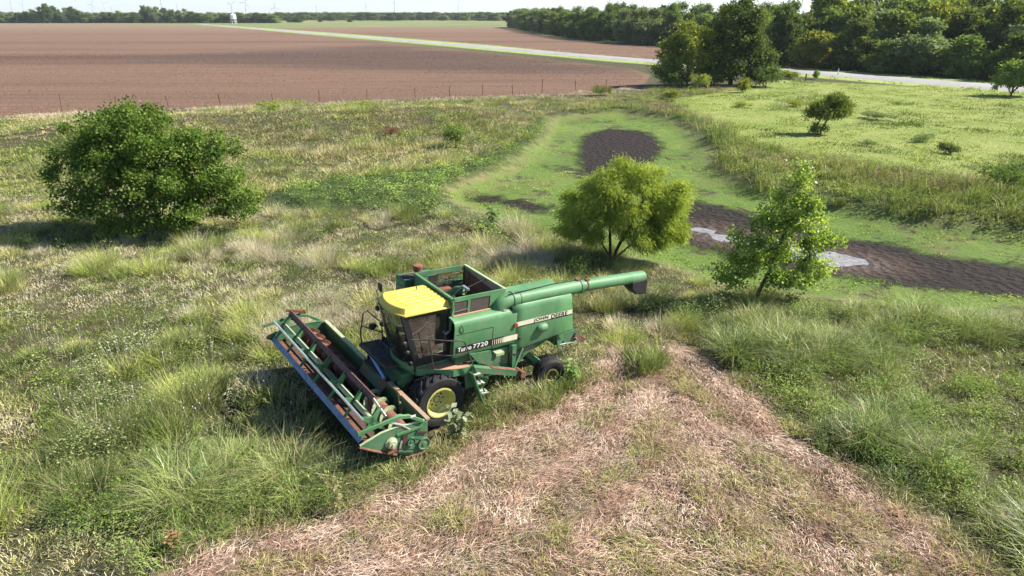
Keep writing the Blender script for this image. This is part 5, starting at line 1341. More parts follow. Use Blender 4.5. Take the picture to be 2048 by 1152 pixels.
def leaf_field(name, tx, ty, th, nb, rad_, leaf, tcol, label, cat, aspect=.5, sink=.02, mat=None):
    nb = np.broadcast_to(nb, tx.shape).astype(int); i = np.repeat(np.arange(len(tx)), nb); n = len(i)
    rad_ = np.broadcast_to(rad_, tx.shape); a = rng.uniform(0, 6.283, n); q_ = np.sqrt(rng.random(n)); rr = rad_[i] * q_
    pos = np.stack([tx[i] + rr * np.cos(a), ty[i] + rr * np.sin(a), hgt(tx, ty)[i] - sink + th[i] * rng.random(n) ** .6 * (1 - .55 * q_ ** 2)], 1)
    az = rng.uniform(0, 6.283, n); d = unit(np.stack([np.cos(az), np.sin(az), rng.uniform(-.3, .6, n)], 1)); nrm = unit(np.stack([rng.normal(size=n) * .5, rng.normal(size=n) * .5, np.ones(n)], 1))
    side = np.cross(d, nrm); side = unit(side); L = (leaf * rng.uniform(.55, 1.25, n))[:, None]; W = L * aspect
    V = np.stack([pos, pos + d * L * .45 + side * W * .5, pos + d * L - nrm * L * .12, pos + d * L * .45 - side * W * .5], 1).reshape(-1, 3)
    c = VEG * tcol[i] * (1 + rng.normal(size=(n, 1)) * .2)
    return finish(name, V, np.arange(n * 4).reshape(-1, 4), c, 4, mat or LEAFY, label, cat)

def straw_field(name, tx, ty, pile, nb, rad_, ln, w, tcol, label, cat):
    nb = np.broadcast_to(nb, tx.shape).astype(int); i = np.repeat(np.arange(len(tx)), nb); n = len(i)
    gx_ = sdf(MOW, tx + .2, ty) - sdf(MOW, tx - .2, ty); gy_ = sdf(MOW, tx, ty + .2) - sdf(MOW, tx, ty - .2)
    ang0 = np.arctan2(gx_, -gy_) + (fbm(tx, ty, 1.2, 71) - .5) * 3
    p = np.stack([tx[i] + rng.normal(size=n) * rad_, ty[i] + rng.normal(size=n) * rad_, hgt(tx, ty)[i] + rng.random(n) ** 1.5 * pile[i] + .006], 1)
    a = ang0[i] + rng.normal(size=n) * .6; el_ = rng.normal(size=n) * .25; L = (ln * rng.uniform(.4, 1.25, n))[:, None]
    d = np.stack([np.cos(a) * np.cos(el_), np.sin(a) * np.cos(el_), np.sin(el_)], 1); s_ = np.stack([-np.sin(a), np.cos(a), np.zeros(n)], 1)
    mid = p + d * L * .5 + s_ * (rng.normal(size=(n, 1)) * .10 * L) + np.array([0, 0, 1]) * (L * .10 * rng.random((n, 1)))
    V = np.stack([p - s_ * w / 2, p + s_ * w / 2, mid + s_ * w / 2, mid - s_ * w / 2, p + d * L], 1)
    V[..., 2] = np.maximum(V[..., 2], hgt(tx, ty)[i][:, None] + .004)
    b = np.arange(n) * 5
    c = tcol[i] * (1 + rng.normal(size=(n, 1)) * .24)
    return finish(name, V.reshape(-1, 3), [np.stack([b, b + 1, b + 2, b + 3], 1), np.stack([b + 3, b + 2, b + 4], 1)], c, 5, STRAW_M, label, cat)

HW = lambda Y: 0.76 * Y + 4.0     # half width of the ground worth covering at distance Y
def sample(n, y0, y1, power=1.0):
    """points spread over the strip from y0 to y1; density per square metre falls as y^-power"""
    y = np.empty(0); x = np.empty(0)
    u = rng.random(n); e_ = 2 - power
    y = (y0 ** e_ + (y1 ** e_ - y0 ** e_) * u) ** (1 / e_)
    x = (rng.random(n) * 2 - 1) * HW(y)
    return x, y

CMI = CM.inverted(); MI = np.array(CMI.to_3x3()); TI = np.array(CMI.translation)
def clear_of_combine(x, y):
    """keep tufts out of the machine's wheels; keep them low under the header and body"""
    p = np.stack([x, y, np.zeros_like(x)], 1) @ MI.T + TI
    lx, ly = p[:, 0], p[:, 1]
    bad = (np.abs(lx) < .75) & (np.abs(np.abs(ly) - 1.32) < .42)
    bad |= (np.abs(lx + 3.87) < .5) & (np.abs(np.abs(ly) - 1.30) < .30)
    head = (lx > .6) & (lx < 2.95) & (ly > -4.2) & (ly < 2.75)
    under = (lx > -5) & (lx < .8) & (np.abs(ly) < 1.3)
    head |= (lx > 2.9) & (lx < 4.6) & (ly > -3.6) & (ly < 2.4) & (rng.random(len(lx)) < .75)
    return ~bad, head | under

def palette(x, y, cols, seed, scale=3.0, fine=.35):
    """blend of tuft colours that drifts over the ground"""
    n1 = fbm(x, y, scale, seed, 3); n1 = np.clip((n1 - .30) / .40 + rng.normal(size=len(x)) * fine * .5, 0, .999)
    c = np.array(cols); k = n1 * (len(c) - 1); i = np.floor(k).astype(int); f = (k - i)[:, None]
    out = c[i] * (1 - f) + c[np.minimum(i + 1, len(c) - 1)] * f
    return out * (1 + rng.normal(size=(len(x), 1)) * .12)

sdm = sdf
def zone_vals(x, y):
    return dict(pond=sdm(POND, x, y), mow=sdm(MOW, x, y), mead=sdm(MEAD, x, y), field=np.maximum(sdm(FIELD1, x, y), sdm(FIELD2, x, y)), lush=np.maximum(sdm(LUSH, x, y), sdm(LUSH2, x, y)), forb=sdm(FORB, x, y), bank=sdm(BANKR, x, y), road=road_dist(x, y))

# ---- prairie grass, near: a thick sward with tussocks standing out of it
C_PRAIRIE = [(0.13, 0.175, 0.035), (0.22, 0.28, 0.060), (0.28, 0.32, 0.085), (0.36, 0.33, 0.14), (0.46, 0.41, 0.27), (0.48, 0.42, 0.33), (0.27, 0.31, 0.085), (0.18, 0.24, 0.05)]
def prairie_ok(x, y, margin=0.0):
    z = zone_vals(x, y); okc, low = clear_of_combine(x, y)
    e_ = (fbm(x, y, 1.4, 9) - .5) * 1.6
    k_ = (z['pond'] + e_ < -.3 - margin) & (z['mow'] + e_ * .6 < -.1 - margin) & (z['lush'] + e_ < 0) & (z['forb'] + e_ < 0) & (z['bank'] < 0) & okc & (z['field'] < -1)
    return k_, low
x, y = sample(22000, 8.5, 46, .7)
keep, low = prairie_ok(x, y); x, y, low = x[keep], y[keep], low[keep]
hn = fbm(x, y, 2.8, 21, 3); clump = sstep(.45, .62, hn)
hh = .12 + .14 * clump + .12 * rng.random(len(x))
hh = np.where(low, np.minimum(hh, .20), hh)
col = palette(x, y, C_PRAIRIE, 41, 5.5, .3)
blade_field('short_sward', x, y, hh, np.where(low, 14, 21), .32, .022, .95, col, 'low mixed grass between the tussocks around the combine', 'grass', 1)
x, y = sample(3000, 8.5, 46, .65)
keep, low = prairie_ok(x, y, .15); dens = fbm(x, y, 2.1, 66); keep &= ~low & (dens > .43 + .08 * rng.random(len(x))); x, y, dens = x[keep], y[keep], dens[keep]
tr = rng.uniform(.28, .72, len(x)); hh = rng.uniform(.5, 1.0, len(x)) * (.6 + .65 * tr) * (.85 + 1.2 * sstep(.46, .66, dens))
hue = np.clip((fbm(x, y, 5.0, 41, 3) - .30) / .44 + rng.normal(size=len(x)) * .24, 0, .999)
C3 = np.array([(.08, .12, .026), (.17, .24, .042), (.25, .32, .065), (.31, .35, .09), (.36, .36, .13), (.50, .45, .32), (.40, .36, .27)])
col = C3[(hue * 7).astype(int)] * rng.uniform(.8, 1.15, (len(x), 1))
isg = rng.random(len(x)) < .55
g = isg; blade_field('tall_grass', x[g], y[g], hh[g] * .84, (190 + 600 * tr[g] ** 1.5).astype(int), tr[g] * 1.05, .0145, .72, col[g], 'mixed green and straw-coloured tussocks of tall grass around the combine', 'grass', 1, dry=.16, dome=.62, tip=.08, lean=(.06, -.02))
g = ~isg; cg = np.array([(.10, .14, .045), (.16, .21, .07), (.24, .28, .11), (.16, .23, .045), (.30, .31, .19), (.08, .11, .035)])[rng.integers(0, 6, g.sum())] * rng.uniform(.8, 1.15, (g.sum(), 1))
leaf_field('leafy_weeds', x[g], y[g], hh[g] * .8, (110 + 330 * tr[g]).astype(int), tr[g] * 1.1, .072, cg, 'grey-green bushy weeds among the tussocks around the combine', 'weeds', .42)

# ---- prairie grass, middle distance and mound
def mid_ok(x, y):
    z = zone_vals(x, y); e_ = (fbm(x, y, 3.0, 9) - .5) * 3
    return (z['pond'] + e_ < -.8) & (z['mead'] + e_ < 0) & (z['forb'] + e_ * .6 < 0) & (z['bank'] + e_ * .5 < 0) & (z['field'] < -.3) & (z['road'] > 6)
C_MID = [(0.14, 0.18, 0.040), (0.24, 0.27, 0.062), (0.32, 0.31, 0.10), (0.43, 0.36, 0.20), (0.44, 0.37, 0.22), (0.27, 0.29, 0.075), (0.17, 0.22, 0.05)]
x, y = sample(26000, 42, 114, 1.2)
keep = mid_ok(x, y); x, y = x[keep], y[keep]
hn = fbm(x, y, 4.5, 22, 3); clump = sstep(.45, .64, hn); hh = .18 + .18 * clump + .12 * rng.random(len(x))
col = palette(x, y, C_MID, 43, 9, .35)
fe = sstep(-5.5, -2.0, sdf(FIELD1, x, y)) * (.6 + .4 * rng.random(len(x)))     # dry pinkish strip along the field
col = col * (1 - fe[:, None]) + np.array([[.52, .41, .32]]) * fe[:, None]
blade_field('short_sward', x, y, hh, 15, .65, .06, .95, col, 'low grass of the mound and towards the field edge', 'grass', 1, sink=.04)
x, y = sample(3300, 42, 110, 1.0)
dens = fbm(x, y, 4.0, 67); keep = mid_ok(x, y) & (dens > .42); x, y, dens = x[keep], y[keep], dens[keep]
tr = rng.uniform(.5, 1.35, len(x)); hh = rng.uniform(.5, 1.0, len(x)) * (.65 + .35 * tr) * (.8 + 1.0 * sstep(.46, .68, dens))
hue = np.clip((fbm(x, y, 11.0, 43, 2) - .28) / .44 + rng.normal(size=len(x)) * .22, 0, .999)
C3 = np.array([(.14, .185, .04), (.22, .28, .055), (.29, .325, .08), (.35, .35, .12), (.40, .36, .18), (.36, .31, .20), (.22, .22, .10)])
col = C3[(hue * 7).astype(int)] * rng.uniform(.8, 1.15, (len(x), 1))
fe = (sdf(FIELD1, x, y) > -4)[:, None]; col = np.where(fe, np.array([[.50, .41, .31]]), col); hh = np.where(fe[:, 0], hh * .6, hh)
isg = (rng.random(len(x)) < .6) | fe[:, 0]
g = isg; blade_field('tall_grass', x[g], y[g], hh[g] * .9, (60 + 90 * tr[g]).astype(int), tr[g], .042, .62, col[g], 'hummocky tussocks between the big bush, the mound and the field edge', 'grass', 1, sink=.04, dome=.6, tip=.12)
g = ~isg; cg = np.array([(.15, .20, .06), (.20, .25, .08), (.25, .28, .11), (.18, .25, .05), (.22, .22, .12)])[rng.integers(0, 5, g.sum())] * rng.uniform(.8, 1.15, (g.sum(), 1))
leaf_field('leafy_weeds', x[g], y[g], hh[g] * .85, (40 + 55 * tr[g]).astype(int), tr[g], .17, cg, 'bushy weeds dotted over the mound and towards the field edge', 'weeds', .45)

# ---- lush arching grass on the right and lower left
x, y = sample(11000, 8, 27, .5)
z = zone_vals(x, y); edge_n = (fbm(x, y, 1.0, 12) - .5) * 1.5
keep = (z['lush'] + edge_n > 0) & (z['mow'] + edge_n * .5 < .1) & (z['pond'] < -.5)
x, y = x[keep], y[keep]
clump = sstep(.44, .64, fbm(x, y, 1.9, 23, 3))
hh = .13 + .16 * clump + .13 * rng.random(len(x))
col = palette(x, y, [(0.12, 0.17, 0.032), (0.17, 0.22, 0.045), (0.24, 0.28, 0.07), (0.29, 0.29, 0.11), (0.16, 0.20, 0.042), (0.27, 0.24, 0.10), (0.18, 0.22, 0.05)], 45, 2.6, .4)
blade_field('lush_grass', x, y, hh, 18, .28, .018, .85, col, 'long lush arching green grass bordering the mown strip', 'grass', 3, BLADE_LUSH, .12)

x, y = sample(2700, 8, 27, .3)
z = zone_vals(x, y); keep = (z['lush'] > .1) & (z['mow'] + (fbm(x, y, 1.2, 13) - .5) * 2.4 < -.1) & (z['pond'] < -.6) & (fbm(x, y, 2.3, 68) > .45)
x, y = x[keep], y[keep]; tr = rng.uniform(.3, .7, len(x)); hh = rng.uniform(.55, .95, len(x)) * (.6 + .65 * tr) * (.75 + 1.2 * sstep(.46, .64, fbm(x, y, 2.3, 68)))
C3 = np.array([(.075, .115, .022), (.13, .19, .034), (.21, .275, .055), (.31, .35, .10), (.24, .25, .085), (.16, .22, .04)])
col = C3[(rng.random(len(x)) * 6).astype(int)] * rng.uniform(.85, 1.15, (len(x), 1))
blade_field('lush_tussocks', x, y, hh, (100 + 230 * tr).astype(int), tr, .0155, .85, col * np.array([[.86, .93, .88]]), 'fountain-like tussocks in the lush grass beside the mown strip', 'grass', 2, BLADE_LUSH, .12, dome=.5, tip=.12)

x, y = sample(700, 8, 27, .3)
z = zone_vals(x, y); keep = (z['lush'] > .1) & (z['mow'] < -.5) & (z['pond'] < -.6); x, y = x[keep], y[keep]; tr = rng.uniform(.3, .7, len(x))
cg = np.array([(.13, .19, .045), (.18, .24, .06), (.22, .27, .10), (.16, .24, .045)])[rng.integers(0, 4, len(x))] * rng.uniform(.8, 1.15, (len(x), 1))
leaf_field('leafy_weeds', x, y, rng.uniform(.35, .8, len(x)), (110 + 300 * tr).astype(int), tr, .075, cg, 'bushy weeds mixed into the lush grass beside the mown strip', 'weeds', .42)

# ---- mown strip: straw litter, tufts left in rows
x, y = sample(11000, 8, 23, .2)
z = zone_vals(x, y); keep = (z['mow'] + (fbm(x, y, 1.2, 14) - .5) * 3.2 > 0)
x, y = x[keep], y[keep]
col = palette(x, y, [(0.27, 0.17, 0.12), (0.46, 0.32, 0.24), (0.64, 0.50, 0.40), (0.58, 0.46, 0.36), (0.33, 0.21, 0.15)], 47, 1.4, .8)
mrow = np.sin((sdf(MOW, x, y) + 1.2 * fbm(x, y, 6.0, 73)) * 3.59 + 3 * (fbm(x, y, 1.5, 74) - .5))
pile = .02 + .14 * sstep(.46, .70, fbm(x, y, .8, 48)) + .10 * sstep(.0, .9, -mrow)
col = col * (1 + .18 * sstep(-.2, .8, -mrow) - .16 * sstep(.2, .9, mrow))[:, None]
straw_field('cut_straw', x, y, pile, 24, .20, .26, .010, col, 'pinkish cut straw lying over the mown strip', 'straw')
x, y = sample(17000, 8, 23, .2)
z = zone_vals(x, y); m = z['mow'] + (fbm(x, y, 1.6, 15) - .5) * .9
row = np.sin((z['mow'] + 1.2 * fbm(x, y, 6.0, 73)) * 3.59 + 3 * (fbm(x, y, 1.5, 74) - .5)) * .75 + (fbm(x, y, 1.0, 16) - .5) * 1.5 + (fbm(x, y, 3.5, 19) - .5) * 1.6
thr = .16 - .42 * sstep(17.5, 11.0, y) - .25 * sstep(3.0, 7.0, x) * sstep(16, 12, y)
keep = (m + (fbm(x, y, 1.3, 72) - .5) * 1.6 > -.3) & (row > thr)
x, y = x[keep], y[keep]
col = palette(x, y, [(0.16, 0.19, 0.045), (0.24, 0.26, 0.07), (0.32, 0.29, 0.11), (0.17, 0.22, 0.045), (0.38, 0.31, 0.17)], 49, 1.3, .7)
hh = .12 + .14 * rng.random(len(x)) ** 1.5 + .26 * sstep(.50, .68, fbm(x, y, .7, 17))
blade_field('short_grass', x, y, hh, 13, .20, .018, .9, col, 'short green tufts left standing in rows on the mown strip', 'grass', 2, dry=.3)

# ---- leafy weeds: band round the pond and on its right bank
x, y = sample(22000, 30, 92, 1.2)
z = zone_vals(x, y); e_ = (fbm(x, y, 2.4, 18) - .5) * 4.5
keep = ((z['forb'] + e_ > 0) | (z['bank'] + e_ > 0)) & (z['pond'] + e_ * .5 < .25)
x, y = x[keep], y[keep]
isb = sdf(BANKR, x, y) > -.8
hh = .22 + .65 * sstep(.42, .62, fbm(x, y, 1.8, 25)) + .2 * rng.random(len(x)); hh = np.where(isb, hh * 1.3, hh)
c1 = palette(x, y, [(0.12, 0.185, 0.045), (0.18, 0.26, 0.065), (0.24, 0.31, 0.085), (0.16, 0.22, 0.055)], 51, 3, .5)
c2 = palette(x, y, [(0.13, 0.18, 0.04), (0.21, 0.255, 0.065), (0.28, 0.30, 0.10), (0.18, 0.22, 0.055), (0.23, 0.20, 0.10)], 52, 4, .5)
leaf_field('leafy_weeds', x, y, hh, 24, .34, .135, np.where(isb[:, None], c2, c1) * np.where(fbm(x, y, 2.2, 84) > .5, 1.05, .72)[:, None], 'band of bright leafy weeds around the rim of the dried pond', 'weeds')
q = isb & (rng.random(len(x)) < .8)
blade_field('bank_grass', x[q], y[q], hh[q] * 1.15, 9, .4, .045, .55, c2[q] * 1.1, 'rank grass along the right bank of the dried pond', 'grass', 2)

# ---- low mat on the pond bed
x, y = sample(17000, 22, 84, 1.0)
z = zone_vals(x, y)
mudv = np.maximum.reduce([sdf(MUDN, x, y), sdf(MUDW, x, y) - .25, sdf(MUDS, x, y)]) + (fbm(x, y, 1.1, 27) - .5) * 1.8
keep = (z['pond'] + (fbm(x, y, 4, 28) - .5) * 3 > .7) & (mudv < 0) & (fbm(x, y, 1.6, 29) > .42)
x, y = x[keep], y[keep]
col = palette(x, y, [(0.13, 0.20, 0.04), (0.19, 0.28, 0.055), (0.26, 0.33, 0.07), (0.30, 0.31, 0.09)], 53, 5, .5)
leaf_field('pond_sprouts', x, y, .03 + .07 * rng.random(len(x)) + .22 * sstep(.56, .70, fbm(x, y, 1.4, 85)), 9, .32, .10, col, 'low bright green sprouts matting the dried pond bed', 'weeds', .6, .005)

# ---- meadow turf
x, y = sample(19000, 34, 128, 1.2)
x = np.abs(x) * .95 + 5
z = zone_vals(x, y); keep = (z['mead'] + (fbm(x, y, 4, 30) - .5) * 5 > 0) & (z['road'] > 5.5) & (z['bank'] < 0)
x, y = x[keep], y[keep]
hn = fbm(x, y, 2.6, 31, 3); hh = .07 + .22 * sstep(.45, .7, hn) + .07 * rng.random(len(x))
tall_ = (fbm(x, y, 6, 32) > .66); hh = np.where(tall_, hh * 2.2, hh)
back = sstep(9, 3, road_dist(x, y) - 4); hh = hh * (1 + 1.2 * back)
col = palette(x, y, [(0.17, 0.235, 0.045), (0.235, 0.30, 0.065), (0.30, 0.345, 0.09), (0.35, 0.365, 0.13), (0.25, 0.305, 0.07)], 55, 6, .5)
col = np.where(tall_[:, None], col * np.array([[.62, .68, .75]]), col)
blade_field('meadow_grass', x, y, hh, 8, .6, .06, 1.0, col, 'bright yellow-green rippled turf of the meadow', 'grass', 2, dry=.08)

# ---- clods turned up in the plowed field, near half
n_ = 34000; y = 74 + (215 - 74) * rng.random(n_) ** 1.25; x = (rng.random(n_) * 2 - 1) * HW(y)
keep = sdf(FIELD1, x, y) > .4; x, y = x[keep], y[keep]; n_ = len(x)
sz = rng.uniform(.05, .13, n_) * (1 + (y - 80) / 200); a = rng.uniform(0, 6.28, n_)
V = []
for k in range(3): V.append(np.stack([x + sz * np.cos(a + 2.09 * k) * rng.uniform(.7, 1.6, n_), y + sz * np.sin(a + 2.09 * k), np.full(n_, -.01)], 1))
V.append(np.stack([x + rng.normal(size=n_) * sz * .3, y + rng.normal(size=n_) * sz * .3, sz * rng.uniform(.3, .6, n_)], 1))
V = np.stack(V, 1).reshape(-1, 3); b = np.arange(n_) * 4
F = np.concatenate([np.stack([b, b + 1, b + 3], 1), np.stack([b + 1, b + 2, b + 3], 1), np.stack([b + 2, b, b + 3], 1)])
dkm = sstep(-14, 10, sdf(DARK, x, y))[:, None]
ct = (np.array([[.19, .115, .075]]) * (1 - dkm * .6) + np.array([[.06, .042, .034]]) * dkm * .6) * rng.uniform(.7, 1.35, (n_, 1))
finish('soil_clods', V, F, ct, 4, cover_mat('soil_clods', 0.0), 'reddish brown clods turned up across the plowed field', 'soil')

# ---- verges along the road, further off
x, y = sample(9000, 95, 420, 1.2)
rd = road_dist(x, y); keep = (rd > 4.8) & (rd < 10.5)
x, y = x[keep], y[keep]
col = palette(x, y, [(0.24, 0.33, 0.06), (0.34, 0.42, 0.11), (0.40, 0.44, 0.16)], 57, 12, .4)
blade_field('verge_grass', x, y, .2 + .3 * rng.random(len(x)), 8, .9, .12, .6, col, 'light green grass verge beside the gravel road', 'grass', 2)

# ---- weeds growing up beside the wheels and ladder
xs_ = []; 
for cx_, cy_, n_, s_, h_ in ((1.3, 18.6, 20, .3, .75), (1.9, 19.0, 16, .3, .6), (-2.0, 15.2, 16, .25, .6), (-2.9, 14.5, 20, .35, .6), (-4.2, 14.3, 26, .5, .7), (-6.2, 16.2, 30, .5, .75), (-7.2, 18.0, 24, .5, .7), (0.6, 17.7, 20, .3, .8), (-0.75, 17.2, 26, .35, .75), (0.25, 18.0, 22, .4, .7), (0.9, 18.1, 16, .3, .5), (-2.2, 14.6, 20, .4, .45), (-3.3, 14.2, 24, .5, .45), (4.4, 20.0, 26, .35, .9), (4.0, 20.6, 16, .3, .7), (2.4, 19.6, 12, .3, .5), (-1.0, 16.6, 16, .3, .5), (-5.2, 15.0, 30, .6, .7), (-0.2, 17.6, 20, .35, .8)):
    xs_.append(np.column_stack([cx_ + rng.normal(size=n_) * s_, cy_ + rng.normal(size=n_) * s_ * .7, h_ * rng.uniform(.6, 1.15, n_)]))
xs_ = np.concatenate(xs_); okc, low = clear_of_combine(xs_[:, 0], xs_[:, 1]); xs_ = xs_[okc]
col = palette(xs_[:, 0], xs_[:, 1], [(0.12, 0.18, 0.035), (0.20, 0.26, 0.06), (0.27, 0.29, 0.10), (0.24, 0.22, 0.11)], 61, 1.0, .8)
blade_field('rank_grass', xs_[:, 0], xs_[:, 1], xs_[:, 2], 34, .20, .017, .55, col, 'rank grass grown up around the wheels and ladder of the combine', 'grass', 3, BLADE_LUSH, .2)


def scatter(name, pts, scl, idx, colr, protos, label, cat, rotz=None, tilt=0.12):
    """one object; each point carries one tuft"""
    n = len(pts)
    if n == 0: return
    me = bpy.data.meshes.new(name)
    me.vertices.add(n); me.vertices.foreach_set('co', np.asarray(pts, np.float32).ravel())
    rot = np.zeros((n, 3), np.float32); rot[:, :2] = rng.normal(size=(n, 2)) * tilt
    rot[:, 2] = rng.uniform(0, 6.283, n) if rotz is None else rotz
    for nm, typ, key, arr in (('rot', 'FLOAT_VECTOR', 'vector', rot), ('scl', 'FLOAT_VECTOR', 'vector', np.asarray(scl, np.float32)), ('tuft', 'FLOAT_COLOR', 'color', np.concatenate([np.clip(colr, 0, 1), np.ones((n, 1))], 1).astype(np.float32))):
        a = me.attributes.new(nm, typ, 'POINT'); a.data.foreach_set(key, arr.ravel())
    a = me.attributes.new('pick', 'INT', 'POINT'); a.data.foreach_set('value', np.asarray(idx, np.int32))
    o_ = mesh_obj(name, me)
    cl = bpy.data.collections.new(name + '_kinds')
    for p in protos: cl.objects.link(p)
    ng = bpy.data.node_groups.new(name, 'GeometryNodeTree')
    ng.interface.new_socket('Geometry', in_out='INPUT', socket_type='NodeSocketGeometry')
    ng.interface.new_socket('Geometry', in_out='OUTPUT', socket_type='NodeSocketGeometry')
    gi = ng.nodes.new('NodeGroupInput'); go = ng.nodes.new('NodeGroupOutput')
    iop = ng.nodes.new('GeometryNodeInstanceOnPoints'); ci = ng.nodes.new('GeometryNodeCollectionInfo')
    ci.inputs['Collection'].default_value = cl; ci.inputs['Separate Children'].default_value = True; ci.inputs['Reset Children'].default_value = True
    iop.inputs['Pick Instance'].default_value = True
    def attr(nm, typ):
        a_ = ng.nodes.new('GeometryNodeInputNamedAttribute'); a_.data_type = typ; a_.inputs[0].default_value = nm; return a_.outputs['Attribute']
    L_ = ng.links.new
    L_(gi.outputs[0], iop.inputs['Points']); L_(ci.outputs[0], iop.inputs['Instance'])
    L_(attr('pick', 'INT'), iop.inputs['Instance Index']); L_(attr('rot', 'FLOAT_VECTOR'), iop.inputs['Rotation']); L_(attr('scl', 'FLOAT_VECTOR'), iop.inputs['Scale'])
    L_(iop.outputs[0], go.inputs[0])
    md = o_.modifiers.new('scatter', 'NODES'); md.node_group = ng
    tag(o_, label, cat, kind='stuff')
    return o_

def proto(name, me, mat):
    if mat is not None and not me.materials: me.materials.append(mat)
    return bpy.data.objects.new(name, me)

def vec(h, w): return np.stack([w, w, h], 1)

# ---- pale seed heads on the left
def seedhead(seed):
    r = np.random.default_rng(seed); m_ = MB()
    for k in range(3):
        a = r.uniform(0, 6.28); rr = r.uniform(0, .2); h = r.uniform(.4, .6); p = (rr * math.cos(a), rr * math.sin(a)); q = (p[0] * 1.5, p[1] * 1.5)
        m_.bar((*p, 0), (*q, h), .004, .004); m_.lathe([(0, .02), (.022, .01), (.018, -.012), (0, -.02)], (*q, h), 'z', 6)
    return m_.mesh('seed_heads')
PALE = plain('pale_seed_heads', (.45, .43, .38), .9, 0, .15, 5)
P_seed = [proto('seed_heads', seedhead(380 + k), PALE) for k in range(3)]
cx = np.array([(-15.7, 22.1), (-14.0, 21.3), (-12.5, 20.6), (-10.4, 17.2), (-10.8, 16.7), (-10.1, 21.3), (-12.6, 17.4), (-20.5, 27.4), (-8.6, 17.6), (-7.5, 21.5), (-12.9, 24.6)])
k = rng.integers(0, len(cx), 70); p = cx[k] + rng.normal(size=(70, 2)) * np.array([1.1, .7])
scatter('white_seed_heads', np.column_stack([p, hgt(p[:, 0], p[:, 1])]), vec(.8 + .5 * rng.random(70), np.ones(70)), rng.integers(0, 3, 70), np.full((70, 3), .5), P_seed, 'scattered white seed heads in the grass left of the header', 'weeds')

# ---- distant woods
pf = np.array(pts_far)
P_wood = []
for k in (0, 1, 2):
    m_ = WP[k][1].copy(); P_wood.append(proto('wood_crown', m_, None))
o_ = scatter('distant_woods', np.column_stack([pf[:, :2], np.full(len(pf), -.5)]), np.stack([pf[:, 2] / 10, pf[:, 2] / 10, pf[:, 3] / 12], 1), rng.integers(0, 3, len(pf)), np.full((len(pf), 3), .5), P_wood, 'far hazy woods along the skyline', 'woods', tilt=0)

# ------------------------------------------------------------------ single weeds one can pick out
def big_weed(name, x, y, h, w, n, leaf, cols, label, seed, cat='plant', flat=False):
    r = np.random.default_rng(seed)
    o_ = empty(name, (x, y, zg(x, y))); tag(o_, label, cat)
    m_ = MB(); tips = []
    for k in range(max(2, n // 9)):
        a = r.uniform(0, 6.28); q = (math.cos(a) * w * .3 * r.random(), math.sin(a) * w * .3 * r.random(), h * r.uniform(.6, 1)); tips.append(q)
        m_.tube([(0, 0, 0), (q[0] * .4, q[1] * .4, q[2] * .5), q], [.014, .011, .006], 5)
    m_.build('stem', MATS.get('weed_stem') or plain('weed_stem', (.16, .19, .07), .8), o_)
    t = np.array(tips)[r.integers(0, len(tips), n)]; s_ = r.uniform(.25, 1.05, n)[:, None]
    az = r.uniform(0, 6.283, n); d = unit(np.stack([np.cos(az), np.sin(az), r.uniform(-.35, .35, n)], 1))
    pos = t * s_ + d * .03; nrm = unit(np.stack([r.normal(size=n) * .35, r.normal(size=n) * .35, np.ones(n)], 1))
    me = leaf_quads(pos, d, nrm, leaf * r.uniform(.6, 1.2, n), leaf * .62 * r.uniform(.7, 1.2, n), r.random(n), 'leaves')
    mesh_obj('leaves', me, leaf_mat(name + '_leaves', cols, .3), o_)
    return o_
big_weed('broadleaf_weed', -1.45, 16.05, .95, .8, 95, .24, [(.16, .21, .11), (.24, .29, .17), (.34, .38, .26)], 'pale grey-green broadleaf weed in front of the yellow wheel rim', 1)
big_weed('broadleaf_weed', -7.4, 13.9, .85, .6, 34, .26, [(.10, .19, .07), (.16, .27, .11), (.22, .33, .15)], 'big-leaved pale weed in the grass at the lower left', 2)
big_weed('broadleaf_weed', 1.75, 18.9, .8, .8, 90, .20, [(.08, .17, .03), (.13, .25, .05), (.20, .32, .08)], 'bright green broadleaf weed beside the small rear wheel', 3)
big_weed('broadleaf_weed', -1.0, 35.2, 1.1, 1.0, 110, .22, [(.09, .16, .05), (.15, .23, .08), (.21, .29, .12)], 'tall grey-green weed on the pond bank left of the willow', 4)
big_weed('spindly_weed', -2.85, 15.95, 1.55, .25, 60, .07, [(.16, .20, .09), (.26, .29, .16), (.36, .36, .22)], 'tall spindly weed left of the pair in front of the big tyre', 5)
big_weed('spindly_weed', -2.45, 15.85, 1.15, .2, 44, .07, [(.16, .20, .09), (.26, .29, .16), (.36, .36, .22)], 'shorter spindly weed right of the pair in front of the big tyre', 6)
big_weed('broadleaf_weed', 10.6, 25.0, .6, 1.6, 150, .16, [(.10, .18, .03), (.17, .25, .05), (.24, .31, .08)], 'low leafy weed patch right of the cottonwood trunk', 7)
big_weed('dry_weed', -3.9, 13.0, 1.0, .5, 60, .10, [(.22, .17, .08), (.30, .24, .12), (.36, .30, .17)], 'dry yellow-brown weed standing in the shadow below the header', 8)
big_weed('dry_weed', -7.1, 11.9, .5, .8, 60, .11, [(.24, .12, .06), (.32, .18, .09), (.36, .24, .13)], 'rusty brown dead weed at the bottom left edge of the tall grass', 9)

